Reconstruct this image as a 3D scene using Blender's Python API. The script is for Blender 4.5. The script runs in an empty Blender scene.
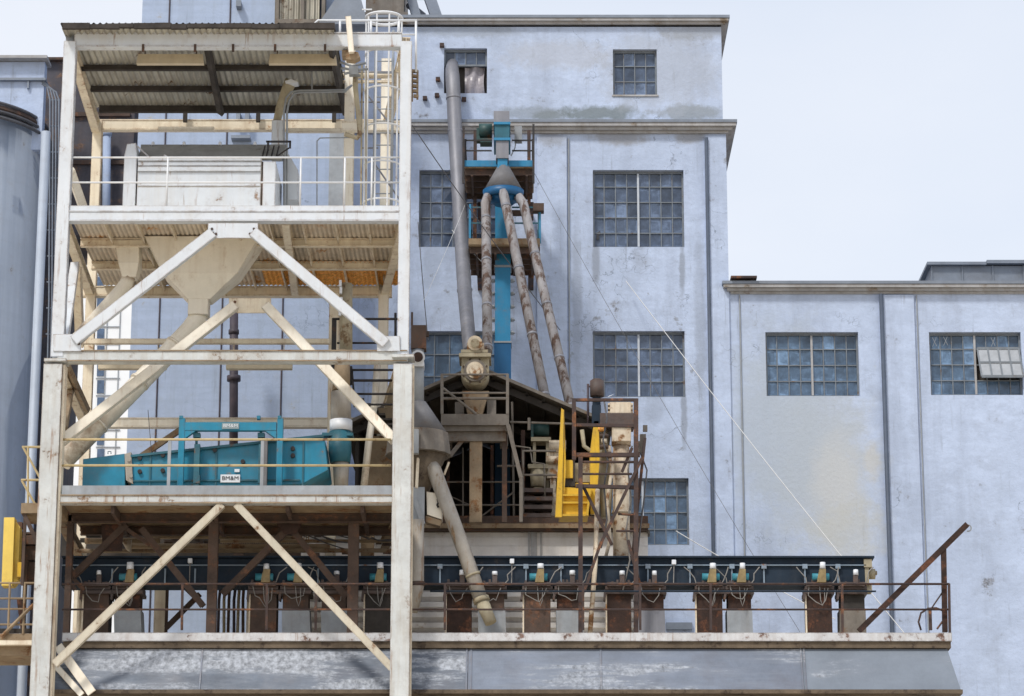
import bpy, bmesh, math, random
from mathutils import Vector, Matrix
random.seed(11)
R = math.radians
SC = bpy.context.scene
COL = SC.collection

# ------------------------------------------------------------------ camera
F_PX, CX, CY, PITCH, CAMZ = 2970.0, 520.0, 348.0, R(15.1), 1.7
cp, sp = math.cos(PITCH), math.sin(PITCH)
cam_d = bpy.data.cameras.new('camera')
cam = bpy.data.objects.new('camera', cam_d)
COL.objects.link(cam)
cam.location = (0, 0, CAMZ)
cam.rotation_euler = (R(90) + PITCH, 0, 0)
cam_d.sensor_width = 36
cam_d.lens = F_PX / 1024 * 36
cam_d.shift_x = (512 - CX) / 1024
cam_d.clip_end = 6000
SC.camera = cam

def P(px, py, Y):
    "world point on the plane y=Y seen at photo pixel px,py (used as a survey of the place)"
    u = (px - CX) / F_PX
    v = (CY - py) / F_PX
    t = Y / (cp - v * sp)
    return Vector((u * t, Y, CAMZ + t * (sp + v * cp)))

def M(npx, Y, py=348):
    "metres covered by npx pixels at depth Y"
    v = (CY - py) / F_PX
    return npx * Y / (cp - v * sp) / F_PX

def xz(px, py, Y):
    p = P(px, py, Y)
    return p.x, p.z

# ------------------------------------------------------------------ mesh builder
class G:
    def __init__(s):
        s.bm = bmesh.new()
        s.tint = None
    def face(s, pts):
        vs = [s.bm.verts.new(p) for p in pts]
        return s.bm.faces.new(vs)
    def hexa(s, a, b):
        "two loops of equal length joined and capped"
        n = len(a)
        va = [s.bm.verts.new(p) for p in a]
        vb = [s.bm.verts.new(p) for p in b]
        for i in range(n):
            j = (i + 1) % n
            s.bm.faces.new((va[i], va[j], vb[j], vb[i]))
        s.bm.faces.new(list(reversed(va)))
        s.bm.faces.new(vb)
        return s
    def box(s, x0, x1, y0, y1, z0, z1):
        return s.hexa([(x0, y0, z0), (x1, y0, z0), (x1, y1, z0), (x0, y1, z0)],
                      [(x0, y0, z1), (x1, y0, z1), (x1, y1, z1), (x0, y1, z1)])
    def beam(s, p, q, w, d, ref=Vector((0, 1, 0))):
        p, q = Vector(p), Vector(q)
        t = (q - p).normalized()
        side = t.cross(ref)
        if side.length < 1e-4:
            side = t.cross(Vector((1, 0, 0)))
        side.normalize()
        dep = side.cross(t).normalized()
        a, b = side * (w / 2), dep * (d / 2)
        return s.hexa([p - a - b, p + a - b, p + a + b, p - a + b],
                      [q - a - b, q + a - b, q + a + b, q - a + b])
    def ibeam(s, p, q, h, w, tf=.025, tw=.02, up=Vector((0, 0, 1))):
        "I section: height h along up, flange width w"
        p, q, up = Vector(p), Vector(q), Vector(up)
        t = (q - p).normalized()
        side = t.cross(up).normalized()
        up = side.cross(t).normalized()
        prof = [(-w/2, -h/2), (w/2, -h/2), (w/2, -h/2+tf), (tw/2, -h/2+tf), (tw/2, h/2-tf), (w/2, h/2-tf),
                (w/2, h/2), (-w/2, h/2), (-w/2, h/2-tf), (-tw/2, h/2-tf), (-tw/2, -h/2+tf), (-w/2, -h/2+tf)]
        A = [s.bm.verts.new(p + side*a + up*b) for a, b in prof]
        B = [s.bm.verts.new(q + side*a + up*b) for a, b in prof]
        n = len(prof)
        for i in range(n):
            j = (i+1) % n
            s.bm.faces.new((A[i], A[j], B[j], B[i]))
        s.bm.faces.new(A); s.bm.faces.new(B)
        return s
    def angle(s, p, q, w, t=.014, flip=1):
        "L section bar, one leg flat towards the camera"
        p, q = Vector(p), Vector(q)
        d = (q - p).normalized()
        side = d.cross(Vector((0, 1, 0))).normalized()
        dep = Vector((0, 1, 0))
        s.hexa([p-side*w/2, p+side*w/2, p+side*w/2+dep*t, p-side*w/2+dep*t],
               [q-side*w/2, q+side*w/2, q+side*w/2+dep*t, q-side*w/2+dep*t])
        o = side * (w/2 - t) * flip
        o2 = side * (w/2) * flip
        s.hexa([p+o+dep*t, p+o2+dep*t, p+o2+dep*w, p+o+dep*w], [q+o+dep*t, q+o2+dep*t, q+o2+dep*w, q+o+dep*w])
        return s
    def tube(s, pts, r, seg=10, cap=True):
        pts = [Vector(p) for p in pts]
        n = len(pts)
        rs = r if isinstance(r, (list, tuple)) else [r] * n
        t0 = (pts[1] - pts[0]).normalized()
        a = t0.orthogonal().normalized()
        rings = []
        for i in range(n):
            if i == 0: t = t0
            elif i == n-1: t = (pts[i]-pts[i-1]).normalized()
            else: t = ((pts[i]-pts[i-1]).normalized() + (pts[i+1]-pts[i]).normalized()).normalized()
            a = (a - t*a.dot(t)).normalized()
            b = t.cross(a)
            rings.append([s.bm.verts.new(pts[i] + (a*math.cos(2*math.pi*k/seg) + b*math.sin(2*math.pi*k/seg))*rs[i]) for k in range(seg)])
        for i in range(n-1):
            for k in range(seg):
                m = (k+1) % seg
                f = s.bm.faces.new((rings[i][k], rings[i][m], rings[i+1][m], rings[i+1][k]))
                f.smooth = seg > 6
        if cap:
            s.bm.faces.new(list(reversed(rings[0]))); s.bm.faces.new(rings[-1])
        return s
    def cyl(s, p, q, r0, r1=None, seg=16):
        return s.tube([p, q], [r0, r0 if r1 is None else r1], seg)
    def prism(s, pts, vec):
        vec = Vector(vec)
        return s.hexa([Vector(p) for p in pts], [Vector(p) + vec for p in pts])
    def ring(s, c, r, rt, n=20, a0=0, a1=2*math.pi, seg=6):
        c = Vector(c)
        closed = abs(a1-a0-2*math.pi) < 1e-3
        pts = [c + Vector((math.cos(a0+(a1-a0)*i/n)*r, math.sin(a0+(a1-a0)*i/n)*r, 0)) for i in range(n+1)]
        return s.tube(pts, rt, seg, cap=not closed)
    # ---- pixel surveyed shapes
    def pbox(s, x0, y0, x1, y1, Y, dep):
        ym, xm = (y0+y1)/2, (x0+x1)/2
        a, b = P(x0, ym, Y).x, P(x1, ym, Y).x
        zt, zb = P(xm, y0, Y).z, P(xm, y1, Y).z
        return s.box(a, b, Y, Y+dep, zb, zt)
    def pbeam(s, a, b, w, dep):
        p, q = P(*a), P(*b)
        return s.beam(p, q, M(w, (a[2]+b[2])/2, (a[1]+b[1])/2), dep)
    def pang(s, a, b, w, flip=1):
        return s.angle(P(*a), P(*b), M(w, (a[2]+b[2])/2, (a[1]+b[1])/2), flip=flip)
    def ptube(s, pts, r, seg=10):
        Y = sum(p[2] for p in pts)/len(pts)
        rr = [M(k, Y) for k in r] if isinstance(r, (list, tuple)) else M(r, Y)
        return s.tube([P(*p) for p in pts], rr, seg)
    def pprism(s, pts, Y, dep):
        return s.prism([P(x, y, Y) for x, y in pts], (0, dep, 0))
    def bolts(s, pts, Y, r=1.4):
        for x, y in pts:
            p = P(x, y, Y)
            s.cyl(p, p - Vector((0, .02, 0)), M(r, Y), seg=6)
        return s

WL = {}
def islands(bm):
    "loose pieces of a bmesh as lists of faces"
    seen, out = set(), []
    bm.faces.ensure_lookup_table()
    for f in bm.faces:
        if f.index in seen: continue
        st, comp = [f], []
        seen.add(f.index)
        while st:
            c = st.pop(); comp.append(c)
            for v in c.verts:
                for n in v.link_faces:
                    if n.index not in seen: seen.add(n.index); st.append(n)
        out.append(comp)
    return out

def mk(name, g, mat, parent=None, bevel=0.0, split=False):
    bm = g.bm
    if split:
        bm.faces.index_update()
        res = None
        for comp in islands(bm):
            h = G(); vm = {}
            for f in comp:
                for v in f.verts:
                    if v not in vm: vm[v] = h.bm.verts.new(v.co)
                nf = h.bm.faces.new([vm[v] for v in f.verts]); nf.smooth = f.smooth
            o = mk(name, h, mat, parent, bevel)
            res = res or o
        bm.free()
        return res
    bmesh.ops.recalc_face_normals(bm, faces=bm.faces)
    if bevel:
        bmesh.ops.bevel(bm, geom=[e for e in bm.edges if len(e.link_faces) == 2 and e.calc_face_angle(0) > .6],
                        offset=bevel, segments=1, affect='EDGES', clamp_overlap=True)
    if parent is not None:
        org = WL[parent.name]
    else:
        xs = [v.co.x for v in bm.verts]; ys = [v.co.y for v in bm.verts]; zs = [v.co.z for v in bm.verts]
        org = Vector(((min(xs)+max(xs))/2, (min(ys)+max(ys))/2, min(zs)))
    bmesh.ops.translate(bm, verts=bm.verts, vec=-org)
    me = bpy.data.meshes.new(name)
    bm.to_mesh(me); bm.free()
    me.materials.append(mat)
    o = bpy.data.objects.new(name, me)
    COL.objects.link(o)
    if parent is not None: o.parent = parent
    else: o.location = org
    WL[o.name] = org
    return o

def tag(o, label, cat, group=None):
    o['label'] = label; o['category'] = cat
    if group: o['group'] = group
    return o

def thing(name, loc, label, cat, group=None):
    o = bpy.data.objects.new(name, None)
    o.empty_display_size = .3
    COL.objects.link(o)
    o.location = loc
    WL[o.name] = Vector(loc)
    return tag(o, label, cat, group)

def structure(o):
    o['kind'] = 'structure'; return o

# ------------------------------------------------------------------ materials
def rgb(c): return (c[0], c[1], c[2], 1)
def mat(name, base, var=.12, scale=1.2, rust=0.0, rustcol=(.16, .07, .03), rscale=2.5, streak=0.0, streakcol=(.2, .14, .09), rmap=None, groove=0.0, gpitch=.145,
        rough=.65, metal=0.0, bump=.15, bscale=25, dirt=0.0, dirtcol=(.12, .1, .08), spec=.4, board=0.0, mottle=0.0, edge=0.0, edgecol=(.17, .10, .06), erad=.045, runs=0.0, runcol=(.24, .13, .07), cracks=0.0, stretch=(5, 5, .35)):
    m = bpy.data.materials.new(name); m.use_nodes = True
    nt = m.node_tree; N = nt.nodes; L = nt.links
    b = N['Principled BSDF']
    b.inputs['Roughness'].default_value = rough
    b.inputs['Metallic'].default_value = metal
    b.inputs['Specular IOR Level'].default_value = spec
    geo = N.new('ShaderNodeNewGeometry')
    def noise(sc, detail=5, ro=.6, mp=None, off=0.0):
        t = N.new('ShaderNodeTexNoise')
        t.inputs['Scale'].default_value = sc; t.inputs['Detail'].default_value = detail; t.inputs['Roughness'].default_value = ro
        mpn = N.new('ShaderNodeMapping')
        mpn.inputs['Location'].default_value = (off, off*1.7, off*.6)
        if mp: mpn.inputs['Scale'].default_value = mp
        L.new(geo.outputs['Position'], mpn.inputs['Vector']); L.new(mpn.outputs[0], t.inputs['Vector'])
        return t.outputs['Fac']
    def ramp(fac, a, bb):
        r = N.new('ShaderNodeMapRange'); r.clamp = True
        r.inputs['From Min'].default_value = a; r.inputs['From Max'].default_value = bb
        L.new(fac, r.inputs['Value']); return r.outputs[0]
    def mix(fac, a, bcol):
        x = N.new('ShaderNodeMix'); x.data_type = 'RGBA'
        L.new(fac, x.inputs[0])
        for sck, v in ((x.inputs[6], a), (x.inputs[7], bcol)):
            if isinstance(v, tuple): sck.default_value = rgb(v)
            else: L.new(v, sck)
        return x.outputs[2]
    def mul(a, k):
        x = N.new('ShaderNodeMath'); x.operation = 'MULTIPLY'
        L.new(a, x.inputs[0])
        if isinstance(k, (int, float)): x.inputs[1].default_value = k
        else: L.new(k, x.inputs[1])
        return x.outputs[0]
    lo = tuple(c*(1-var) for c in base); hi = tuple(min(1, c*(1+var)) for c in base)
    c = mix(ramp(noise(scale, 6, .65), .3, .7), lo, hi)
    fine = noise(bscale*.4, 4, .7, off=3)
    c = mix(mul(ramp(fine, .45, .75), .5*var), c, tuple(k*.4 for k in base))
    if mottle:
        c = mix(mul(ramp(noise(2.2, 6, .75, (1, 1, 1.9), 31), .42, .66), mottle), c, tuple(k*.80 for k in base))
        c = mix(mul(ramp(noise(1.1, 7, .7, (1, 1, 2.4), 37), .5, .68), mottle), c, tuple(min(1, k*1.16) for k in base))
    if board:
        c = mix(mul(ramp(noise(1.0, 3, .6, (.12, .12, 5.5), 5), .45, .7), board), c, tuple(k*.72 for k in base))
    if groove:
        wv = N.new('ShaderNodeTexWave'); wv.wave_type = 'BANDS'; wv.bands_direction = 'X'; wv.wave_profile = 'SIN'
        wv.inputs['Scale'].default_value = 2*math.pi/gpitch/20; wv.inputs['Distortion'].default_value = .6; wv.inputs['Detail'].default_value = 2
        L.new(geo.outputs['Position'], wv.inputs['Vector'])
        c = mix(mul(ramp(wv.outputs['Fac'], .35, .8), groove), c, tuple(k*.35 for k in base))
    if dirt:
        c = mix(mul(ramp(noise(.7, 8, .7, off=9), .5, .72), dirt), c, dirtcol)
    if streak:
        st = mul(ramp(noise(1.0, 6, .65, stretch, 14), .48, .72), streak)
        c = mix(st, c, streakcol)
    if rust:
        rf = ramp(noise(rscale, 9, .72, rmap, 21), .66-.36*rust, .72-.34*rust)
        halo = ramp(noise(rscale, 9, .72, rmap, 21), .56-.36*rust, .7-.34*rust)
        c = mix(mul(halo, .45), c, tuple(.5*a+.5*k for a, k in zip(rustcol, base)))
        c = mix(rf, c, mix(ramp(noise(9, 5, .7, off=2), .35, .65), tuple(k*.6 for k in rustcol), tuple(k*1.5 for k in rustcol)))
        rr = N.new('ShaderNodeMapRange')
        rr.inputs['To Min'].default_value = rough; rr.inputs['To Max'].default_value = .9
        L.new(rf, rr.inputs['Value']); L.new(rr.outputs[0], b.inputs['Roughness'])
    if runs:   # rust and dirt that ran down with the rain
        rn = mul(ramp(noise(1.0, 7, .7, (7, 7, .45), 43), .585, .64), ramp(noise(.9, 4, .6, off=47), .42, .62))
        c = mix(mul(rn, runs), c, runcol)
    if cracks:
        vo = N.new('ShaderNodeTexVoronoi'); vo.feature = 'DISTANCE_TO_EDGE'; vo.inputs['Scale'].default_value = .42
        dn = N.new('ShaderNodeTexNoise'); dn.inputs['Scale'].default_value = 1.5; dn.inputs['Detail'].default_value = 6
        L.new(geo.outputs['Position'], dn.inputs['Vector'])
        mx = N.new('ShaderNodeMix'); mx.data_type = 'VECTOR'; mx.inputs[0].default_value = .35
        L.new(geo.outputs['Position'], mx.inputs[4]); sc3 = N.new('ShaderNodeVectorMath'); sc3.operation = 'SCALE'; sc3.inputs['Scale'].default_value = 6.0
        L.new(dn.outputs['Color'], sc3.inputs[0]); L.new(sc3.outputs[0], mx.inputs[5]); L.new(mx.outputs[1], vo.inputs['Vector'])
        ck = N.new('ShaderNodeMapRange'); ck.inputs['From Min'].default_value = .007; ck.inputs['From Max'].default_value = .002
        L.new(vo.outputs['Distance'], ck.inputs['Value'])
        c = mix(mul(mul(ck.outputs[0], ramp(noise(.5, 3, .6, off=53), .5, .62)), cracks), c, tuple(k*.35 for k in base))
    if edge:   # paint worn to rust along the arrises
        bv = N.new('ShaderNodeBevel'); bv.samples = 4; bv.inputs['Radius'].default_value = erad
        dt = N.new('ShaderNodeVectorMath'); dt.operation = 'DOT_PRODUCT'
        L.new(bv.outputs[0], dt.inputs[0]); L.new(geo.outputs['True Normal'], dt.inputs[1])
        em = N.new('ShaderNodeMapRange'); em.inputs['From Min'].default_value = .985; em.inputs['From Max'].default_value = .86
        L.new(dt.outputs['Value'], em.inputs['Value'])
        c = mix(mul(mul(em.outputs[0], ramp(noise(3.2, 7, .75, off=61), .36, .6)), edge), c, edgecol)
    L.new(c, b.inputs['Base Color'])
    if bump:
        bp = N.new('ShaderNodeBump'); bp.inputs['Strength'].default_value = bump; bp.inputs['Distance'].default_value = .03
        L.new(noise(bscale, 5, .65, off=7), bp.inputs['Height']); L.new(bp.outputs[0], b.inputs['Normal'])
    m['c'] = 1
    return m

def glass_mat(name, base, rough=.22):
    m = bpy.data.materials.new(name); m.use_nodes = True
    nt = m.node_tree; N = nt.nodes; L = nt.links
    b = N['Principled BSDF']
    b.inputs['Roughness'].default_value = rough
    b.inputs['Specular IOR Level'].default_value = .55
    at = N.new('ShaderNodeAttribute'); at.attribute_name = 'tint'
    geo = N.new('ShaderNodeNewGeometry')
    t = N.new('ShaderNodeTexNoise'); t.inputs['Scale'].default_value = 3.5; t.inputs['Detail'].default_value = 7; t.inputs['Roughness'].default_value = .7
    L.new(geo.outputs['Position'], t.inputs['Vector'])
    ad = N.new('ShaderNodeMath'); ad.operation = 'MULTIPLY_ADD'; ad.inputs[1].default_value = .9; 
    L.new(t.outputs['Fac'], ad.inputs[0]); L.new(at.outputs['Fac'], ad.inputs[2])
    cr = N.new('ShaderNodeValToRGB')
    e = cr.color_ramp.elements
    e[0].position = .3; e[0].color = rgb(tuple(k*.45 for k in base))
    e[1].position = 1.25 if False else 1.0; e[1].color = rgb(tuple(min(1, k*2.4+.03) for k in base))
    e2 = cr.color_ramp.elements.new(.62); e2.color = rgb(base)
    L.new(ad.outputs[0], cr.inputs[0]); L.new(cr.outputs[0], b.inputs['Base Color'])
    return m

RUST = (.17, .075, .035)
MAT = dict(
  wall=mat('painted_concrete', (.46, .545, .72), .13, .35, rust=.09, rustcol=(.20, .21, .24), rscale=1.3, streak=.32, streakcol=(.22, .25, .32), stretch=(1.6, 1.6, .22), rough=.85, bump=.5, bscale=9, dirt=.5, dirtcol=(.335, .39, .49), board=.12, mottle=.55, runs=.4, runcol=(.22, .24, .28), cracks=.7),
  wall_left=mat('painted_concrete_blue', (.36, .44, .60), .09, .5, rust=.03, rustcol=(.3, .3, .3), streak=.3, streakcol=(.24, .28, .34), runs=.3, runcol=(.2, .23, .28), mottle=.4, cracks=.5, rough=.85, bump=.3, bscale=14, dirt=.3, dirtcol=(.32, .38, .46), board=.25),
  cornice=mat('cornice_concrete', (.38, .38, .39), .2, 1.0, rust=.22, rustcol=(.2, .16, .12), rscale=1.5, streak=.5, streakcol=(.2, .17, .13), rough=.85),
  flashing=mat('metal_flashing', (.20, .23, .28), .15, 2, rough=.55, metal=.3, dirt=.3),
  white=mat('white_steel_paint', (.61, .65, .70), .07, 1.5, rust=.07, rustcol=(.22, .14, .09), rscale=2.6, streak=.22, streakcol=(.5, .42, .32), edge=.85, runs=.75, rough=.5, bump=.08),
  white_worn=mat('worn_white_steel_paint', (.54, .565, .57), .14, 1.5, rust=.2, rustcol=(.19, .125, .08), rscale=1.9, dirt=.4, dirtcol=(.34, .29, .22), streak=.5, streakcol=(.36, .30, .22), edge=1.0, runs=.9, rough=.55, bump=.12),
  cream=mat('cream_steel_paint', (.79, .715, .575), .12, 1.4, rust=.13, rustcol=(.3, .15, .06), rscale=2.6, streak=.45, streakcol=(.45, .32, .19), edge=.8, edgecol=(.25, .13, .06), runs=.6, runcol=(.36, .19, .09), rough=.6, bump=.1),
  cream_pale=mat('pale_cream_paint', (.79, .745, .645), .08, 1.3, rust=.07, rustcol=(.3, .18, .09), rscale=2.8, streak=.3, streakcol=(.5, .4, .28), edge=.7, edgecol=(.28, .17, .09), runs=.6, runcol=(.42, .27, .15), rough=.55, bump=.08),
  cream_lit_dirty=mat('dirty_lit_cream_paint', (.54, .50, .41), .14, 1.5, rust=.15, rustcol=(.2, .12, .07), rscale=2.2, dirt=.4, dirtcol=(.3, .25, .17), streak=.4, streakcol=(.36, .28, .18), edge=.8, runs=.5, rough=.6, bump=.1),  # dirty copy darkened for lit braces; cream and cream_pale are brightened for shaded parts
  rail=mat('ochre_rail_paint', (.50, .40, .22), .15, 3, rust=.18, rustcol=RUST, rough=.55),
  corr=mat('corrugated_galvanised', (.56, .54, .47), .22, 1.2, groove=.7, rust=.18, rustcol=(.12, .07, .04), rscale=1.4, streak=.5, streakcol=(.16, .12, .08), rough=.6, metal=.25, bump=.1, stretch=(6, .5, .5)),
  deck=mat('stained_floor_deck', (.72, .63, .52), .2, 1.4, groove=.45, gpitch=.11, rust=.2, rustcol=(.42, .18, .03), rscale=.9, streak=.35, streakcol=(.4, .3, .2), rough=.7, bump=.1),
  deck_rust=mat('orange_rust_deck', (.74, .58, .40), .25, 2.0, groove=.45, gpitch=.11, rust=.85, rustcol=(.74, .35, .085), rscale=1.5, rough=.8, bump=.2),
  brown=mat('brown_rusted_steel', (.075, .052, .042), .4, 2.0, rust=.3, rustcol=(.13, .065, .04), rscale=2.2, rough=.85, bump=.25),
  tan=mat('tan_dirty_steel', (.28, .21, .135), .3, 2.0, rust=.3, rustcol=(.18, .09, .04), rough=.8, bump=.2, dirt=.5),
  rustred=mat('red_rust_plate', (.034, .019, .015), .5, 2.5, rust=.36, rustcol=(.10, .042, .024), rscale=3, streak=.4, streakcol=(.05, .03, .025), rough=.85, bump=.25),
  darkrust=mat('dark_rail_steel', (.048, .033, .032), .3, 3, rust=.3, rustcol=(.18, .08, .04), rough=.75),
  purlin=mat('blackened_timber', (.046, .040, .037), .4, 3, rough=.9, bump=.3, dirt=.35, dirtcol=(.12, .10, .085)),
  galv=mat('galvanised_grey', (.29, .315, .345), .18, 2, rust=.06, rustcol=(.2, .14, .1), streak=.4, streakcol=(.2, .18, .16), rough=.6, metal=.1, bump=.08),
  duct=mat('dull_grey_duct', (.21, .215, .245), .12, 2.2, rust=.1, rustcol=(.2, .18, .17), streak=.3, streakcol=(.4, .4, .42), rough=.55, metal=.3, bump=.06),
  hood=mat('grey_hood_steel', (.155, .155, .165), .2, 2, streak=.35, streakcol=(.11, .09, .075), rust=.1, rustcol=(.15, .1, .07), rough=.65, metal=.1),
  grimy=mat('grimy_grey_steel', (.17, .152, .132), .3, 2.5, rust=.22, rustcol=(.13, .085, .055), streak=.5, streakcol=(.1, .08, .065), rough=.75, bump=.15),
  panel=mat('blued_bin_sheet', (.145, .172, .225), .25, .8, rust=.32, rustcol=(.29, .315, .36), rscale=.9, rmap=(.3, 1, 2.6), streak=.6, streakcol=(.12, .135, .165), edge=.4, rough=.5, metal=.2, bump=.1, dirt=.7, dirtcol=(.12, .12, .145), stretch=(.6, 1.2, 3.5)),
  fascia=mat('chipped_white_curb', (.56, .575, .60), .12, 2, edge=.9, edgecol=(.10, .065, .05), runs=.6, rust=.26, rustcol=(.15, .09, .07), rscale=2.6, streak=.35, streakcol=(.3, .22, .17), rough=.7, bump=.2),
  conc=mat('brown_stained_concrete', (.135, .105, .075), .35, 2, rust=.35, rustcol=(.055, .04, .03), rscale=2, rough=.9, bump=.4),
  navy=mat('navy_conveyor_paint', (.016, .028, .046), .3, 1.5, rust=.12, rustcol=(.05, .048, .05), streak=.3, streakcol=(.04, .05, .065), rough=.7, bump=.06, spec=.2),
  navy_edge=mat('worn_conveyor_flange', (.20, .26, .33), .2, 3, rust=.1, rough=.5),
  teal=mat('teal_machine_paint', (.012, .205, .335), .18, 1.8, rust=.07, rustcol=(.2, .12, .07), streak=.35, streakcol=(.03, .15, .19), rough=.42, bump=.05, dirt=.6, dirtcol=(.07, .16, .20), edge=.55, edgecol=(.12, .1, .08), runs=.4, runcol=(.1, .12, .12)),
  tealdark=mat('dull_teal_paint', (.022, .115, .16), .25, 2.5, rust=.18, rustcol=(.14, .09, .06), rough=.5),
  blue=mat('blue_casing_paint', (.02, .20, .38), .12, 1.8, rust=.05, rustcol=(.2, .14, .1), streak=.3, streakcol=(.1, .3, .46), rough=.45, bump=.05),
  bluedeep=mat('deep_blue_paint', (.008, .09, .22), .12, 1.8, rough=.42, bump=.05, streak=.2, streakcol=(.03, .1, .22)),
  yellow=mat('yellow_safety_paint', (.68, .42, .025), .15, 2, rust=.1, rustcol=(.25, .13, .04), streak=.3, streakcol=(.4, .24, .03), edge=.7, runs=.5, runcol=(.22, .12, .04), dirt=.6, dirtcol=(.38, .27, .09), rough=.6),
  yellowpale=mat('sunfaded_yellow_paint', (.78, .57, .12), .1, 2, rust=.07, streak=.2, streakcol=(.5, .35, .1), rough=.5),
  spout=mat('rust_streaked_spout', (.29, .285, .30), .2, 1.6, rust=.44, rustcol=(.095, .062, .05), rscale=1.3, rmap=(3, 3, .35), streak=.7, streakcol=(.16, .115, .095), rough=.6, bump=.1),
  spoutgrey=mat('dusty_spout_paint', (.36, .335, .30), .22, 2, rmap=(2, 2, .5), runs=.5, rust=.26, rustcol=(.22, .15, .09), streak=.4, streakcol=(.22, .18, .13), rough=.65, bump=.15),
  siding=mat('white_lap_siding', (.76, .735, .71), .1, 1.2, rust=.08, rustcol=(.3, .2, .12), streak=.3, streakcol=(.45, .36, .27), rough=.6, dirt=.2, dirtcol=(.4, .34, .28)),
  dark=mat('dark_sheet', (.045, .04, .037), .4, 1.5, rough=.9, dirt=.5, dirtcol=(.09, .07, .055)),  # near-black sheet mottled with brown
  gallery=mat('dark_gallery_sheet', (.075, .072, .085), .35, 1.0, rust=.25, rustcol=(.16, .1, .07), streak=.4, streakcol=(.03, .03, .04), rough=.8),
  shedroof=mat('weathered_shed_roof', (.13, .115, .10), .3, 1.5, rust=.2, rustcol=(.12, .085, .06), rough=.85, bump=.2),
  dust=mat('dusty_machine_casing', (.36, .32, .23), .2, 2.4, rust=.25, rustcol=(.18, .12, .07), streak=.4, streakcol=(.2, .16, .1), rough=.75, bump=.15),
  dustpale=mat('pale_dusty_casing', (.68, .60, .475), .2, 2.4, edge=.6, runs=.8, rust=.34, rustcol=(.24, .12, .05), streak=.5, streakcol=(.32, .22, .12), rough=.7, bump=.15),
  downpipe=mat('dark_downpipe', (.07, .09, .13), .2, 2, rough=.6),
  panel_dark=mat('darkened_bin_sheet', (.085, .105, .14), .35, .8, rust=.50, rustcol=(.33, .355, .40), rscale=.8, rmap=(.4, 1, 2.2), streak=.6, streakcol=(.065, .07, .095), rough=.5, metal=.2, bump=.1, dirt=.6, dirtcol=(.16, .155, .165), stretch=(.6, 1.2, 3.5)),
  panel_pale=mat('pale_bin_sheet', (.175, .205, .25), .15, .8, rust=.10, rustcol=(.27, .295, .34), rscale=1.0, rmap=(.7, 1, 2.2), streak=.4, streakcol=(.14, .16, .2), rough=.5, metal=.2, bump=.1, stretch=(.6, 1.2, 3.5)),
  bounce_pale=mat('pale_bounce_floor', (.62, .54, .40), .15, 2, rough=.95, dirt=.3, dirtcol=(.4, .34, .25)),  # pale floor colour added to bounce light onto the undersides
  motor=mat('green_motor_paint', (.025, .07, .07), .3, 4, rust=.1, rough=.5),
  motordark=mat('brown_motor_casing', (.08, .06, .055), .3, 4, rust=.2, rough=.6),
  silo=mat('silo_steel', (.40, .45, .53), .12, .35, rust=.06, rustcol=(.28, .26, .25), streak=.5, streakcol=(.2, .25, .33), rough=.6, metal=.15, bump=.1, stretch=(2.5, 2.5, .06), board=.15),
  white_rail=mat('white_rail_paint', (.68, .70, .73), .08, 3, rust=.08, rustcol=(.3, .2, .13), rough=.5, bump=0),
  cap=mat('white_plastic_cap', (.68, .71, .76), .04, 4, rough=.4, bump=0),
  brass=mat('ochre_actuator_stem', (.25, .19, .09), .3, 6, rust=.2, rough=.5),
  tealcyl=mat('teal_actuator', (.04, .22, .29), .2, 5, rust=.12, rough=.45),
  black=mat('black_rail_paint', (.022, .02, .022), .3, 4, rust=.12, rough=.55),
  pipe_dark=mat('dark_purple_pipe', (.055, .045, .06), .25, 3, rust=.1, rough=.55),
  cable=mat('grey_cable', (.23, .22, .21), .2, 6, rough=.6, bump=0),
  wire_white=mat('pale_cable', (.6, .61, .62), .1, 6, rough=.6, bump=0),
  wire_dark=mat('dark_cable', (.09, .09, .1), .2, 6, rough=.6, bump=0),
  sheet2=mat('pale_vent_glass', (.36, .385, .42), .15, 4, rough=.3, bump=.05, streak=.3, streakcol=(.35, .36, .38)),
  frame=mat('window_steel', (.17, .195, .225), .2, 5, rust=.18, rustcol=(.15, .1, .07), rough=.6),
  frame_white=mat('white_mullion', (.46, .50, .56), .1, 5, rust=.1, rough=.6),
  office=mat('white_office_render', (.80, .82, .84), .03, .5, rough=.7, bump=.05),
  sheet=mat('plastic_sheeting', (.34, .32, .35), .3, 3.5, rough=.35, bump=.4, bscale=5, streak=.5, streakcol=(.12, .09, .09)),
  ground=mat('dry_pale_yard', (.60, .51, .385), .2, .3, rough=.95, bump=.4, bscale=6, dirt=.4, dirtcol=(.28, .25, .2)),
  lamp=mat('cream_lamp_case', (.62, .54, .40), .12, 3, rough=.5, streak=.3, streakcol=(.4, .3, .2)),
  ink=mat('black_lettering', (.03, .03, .035), .1, 6, rough=.5, bump=0),
  plate=mat('grey_name_plate', (.22, .28, .30), .1, 5, rough=.4, bump=0),
  glass=glass_mat('dusty_blue_glass', (.078, .112, .182)),
  glass2=glass_mat('dusty_teal_glass', (.085, .145, .235)),
  glass_dark=glass_mat('dark_office_glass', (.10, .16, .27), .1),
  grey_lid=mat('grey_lid_sheet', (.25, .25, .24), .2, 2, rust=.12, rustcol=(.15, .12, .1), streak=.3, streakcol=(.14, .14, .13), rough=.6),
)

# ------------------------------------------------ exposure and light strengths
SUN_E, SUN_A = 1.5, 8.0
SKY_S, SKY_MIX, SKY_COL, SKY_COL2 = .1, .82, (6.8, 6.8, 6.95, 1), (5.2, 5.6, 6.3, 1)
EXPO = .68

# ------------------------------------------------------------------ ground
g = G(); g.box(-3000, 3000, -300, 4000, -1, 0)
structure(mk('ground', g, MAT['ground']))

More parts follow.
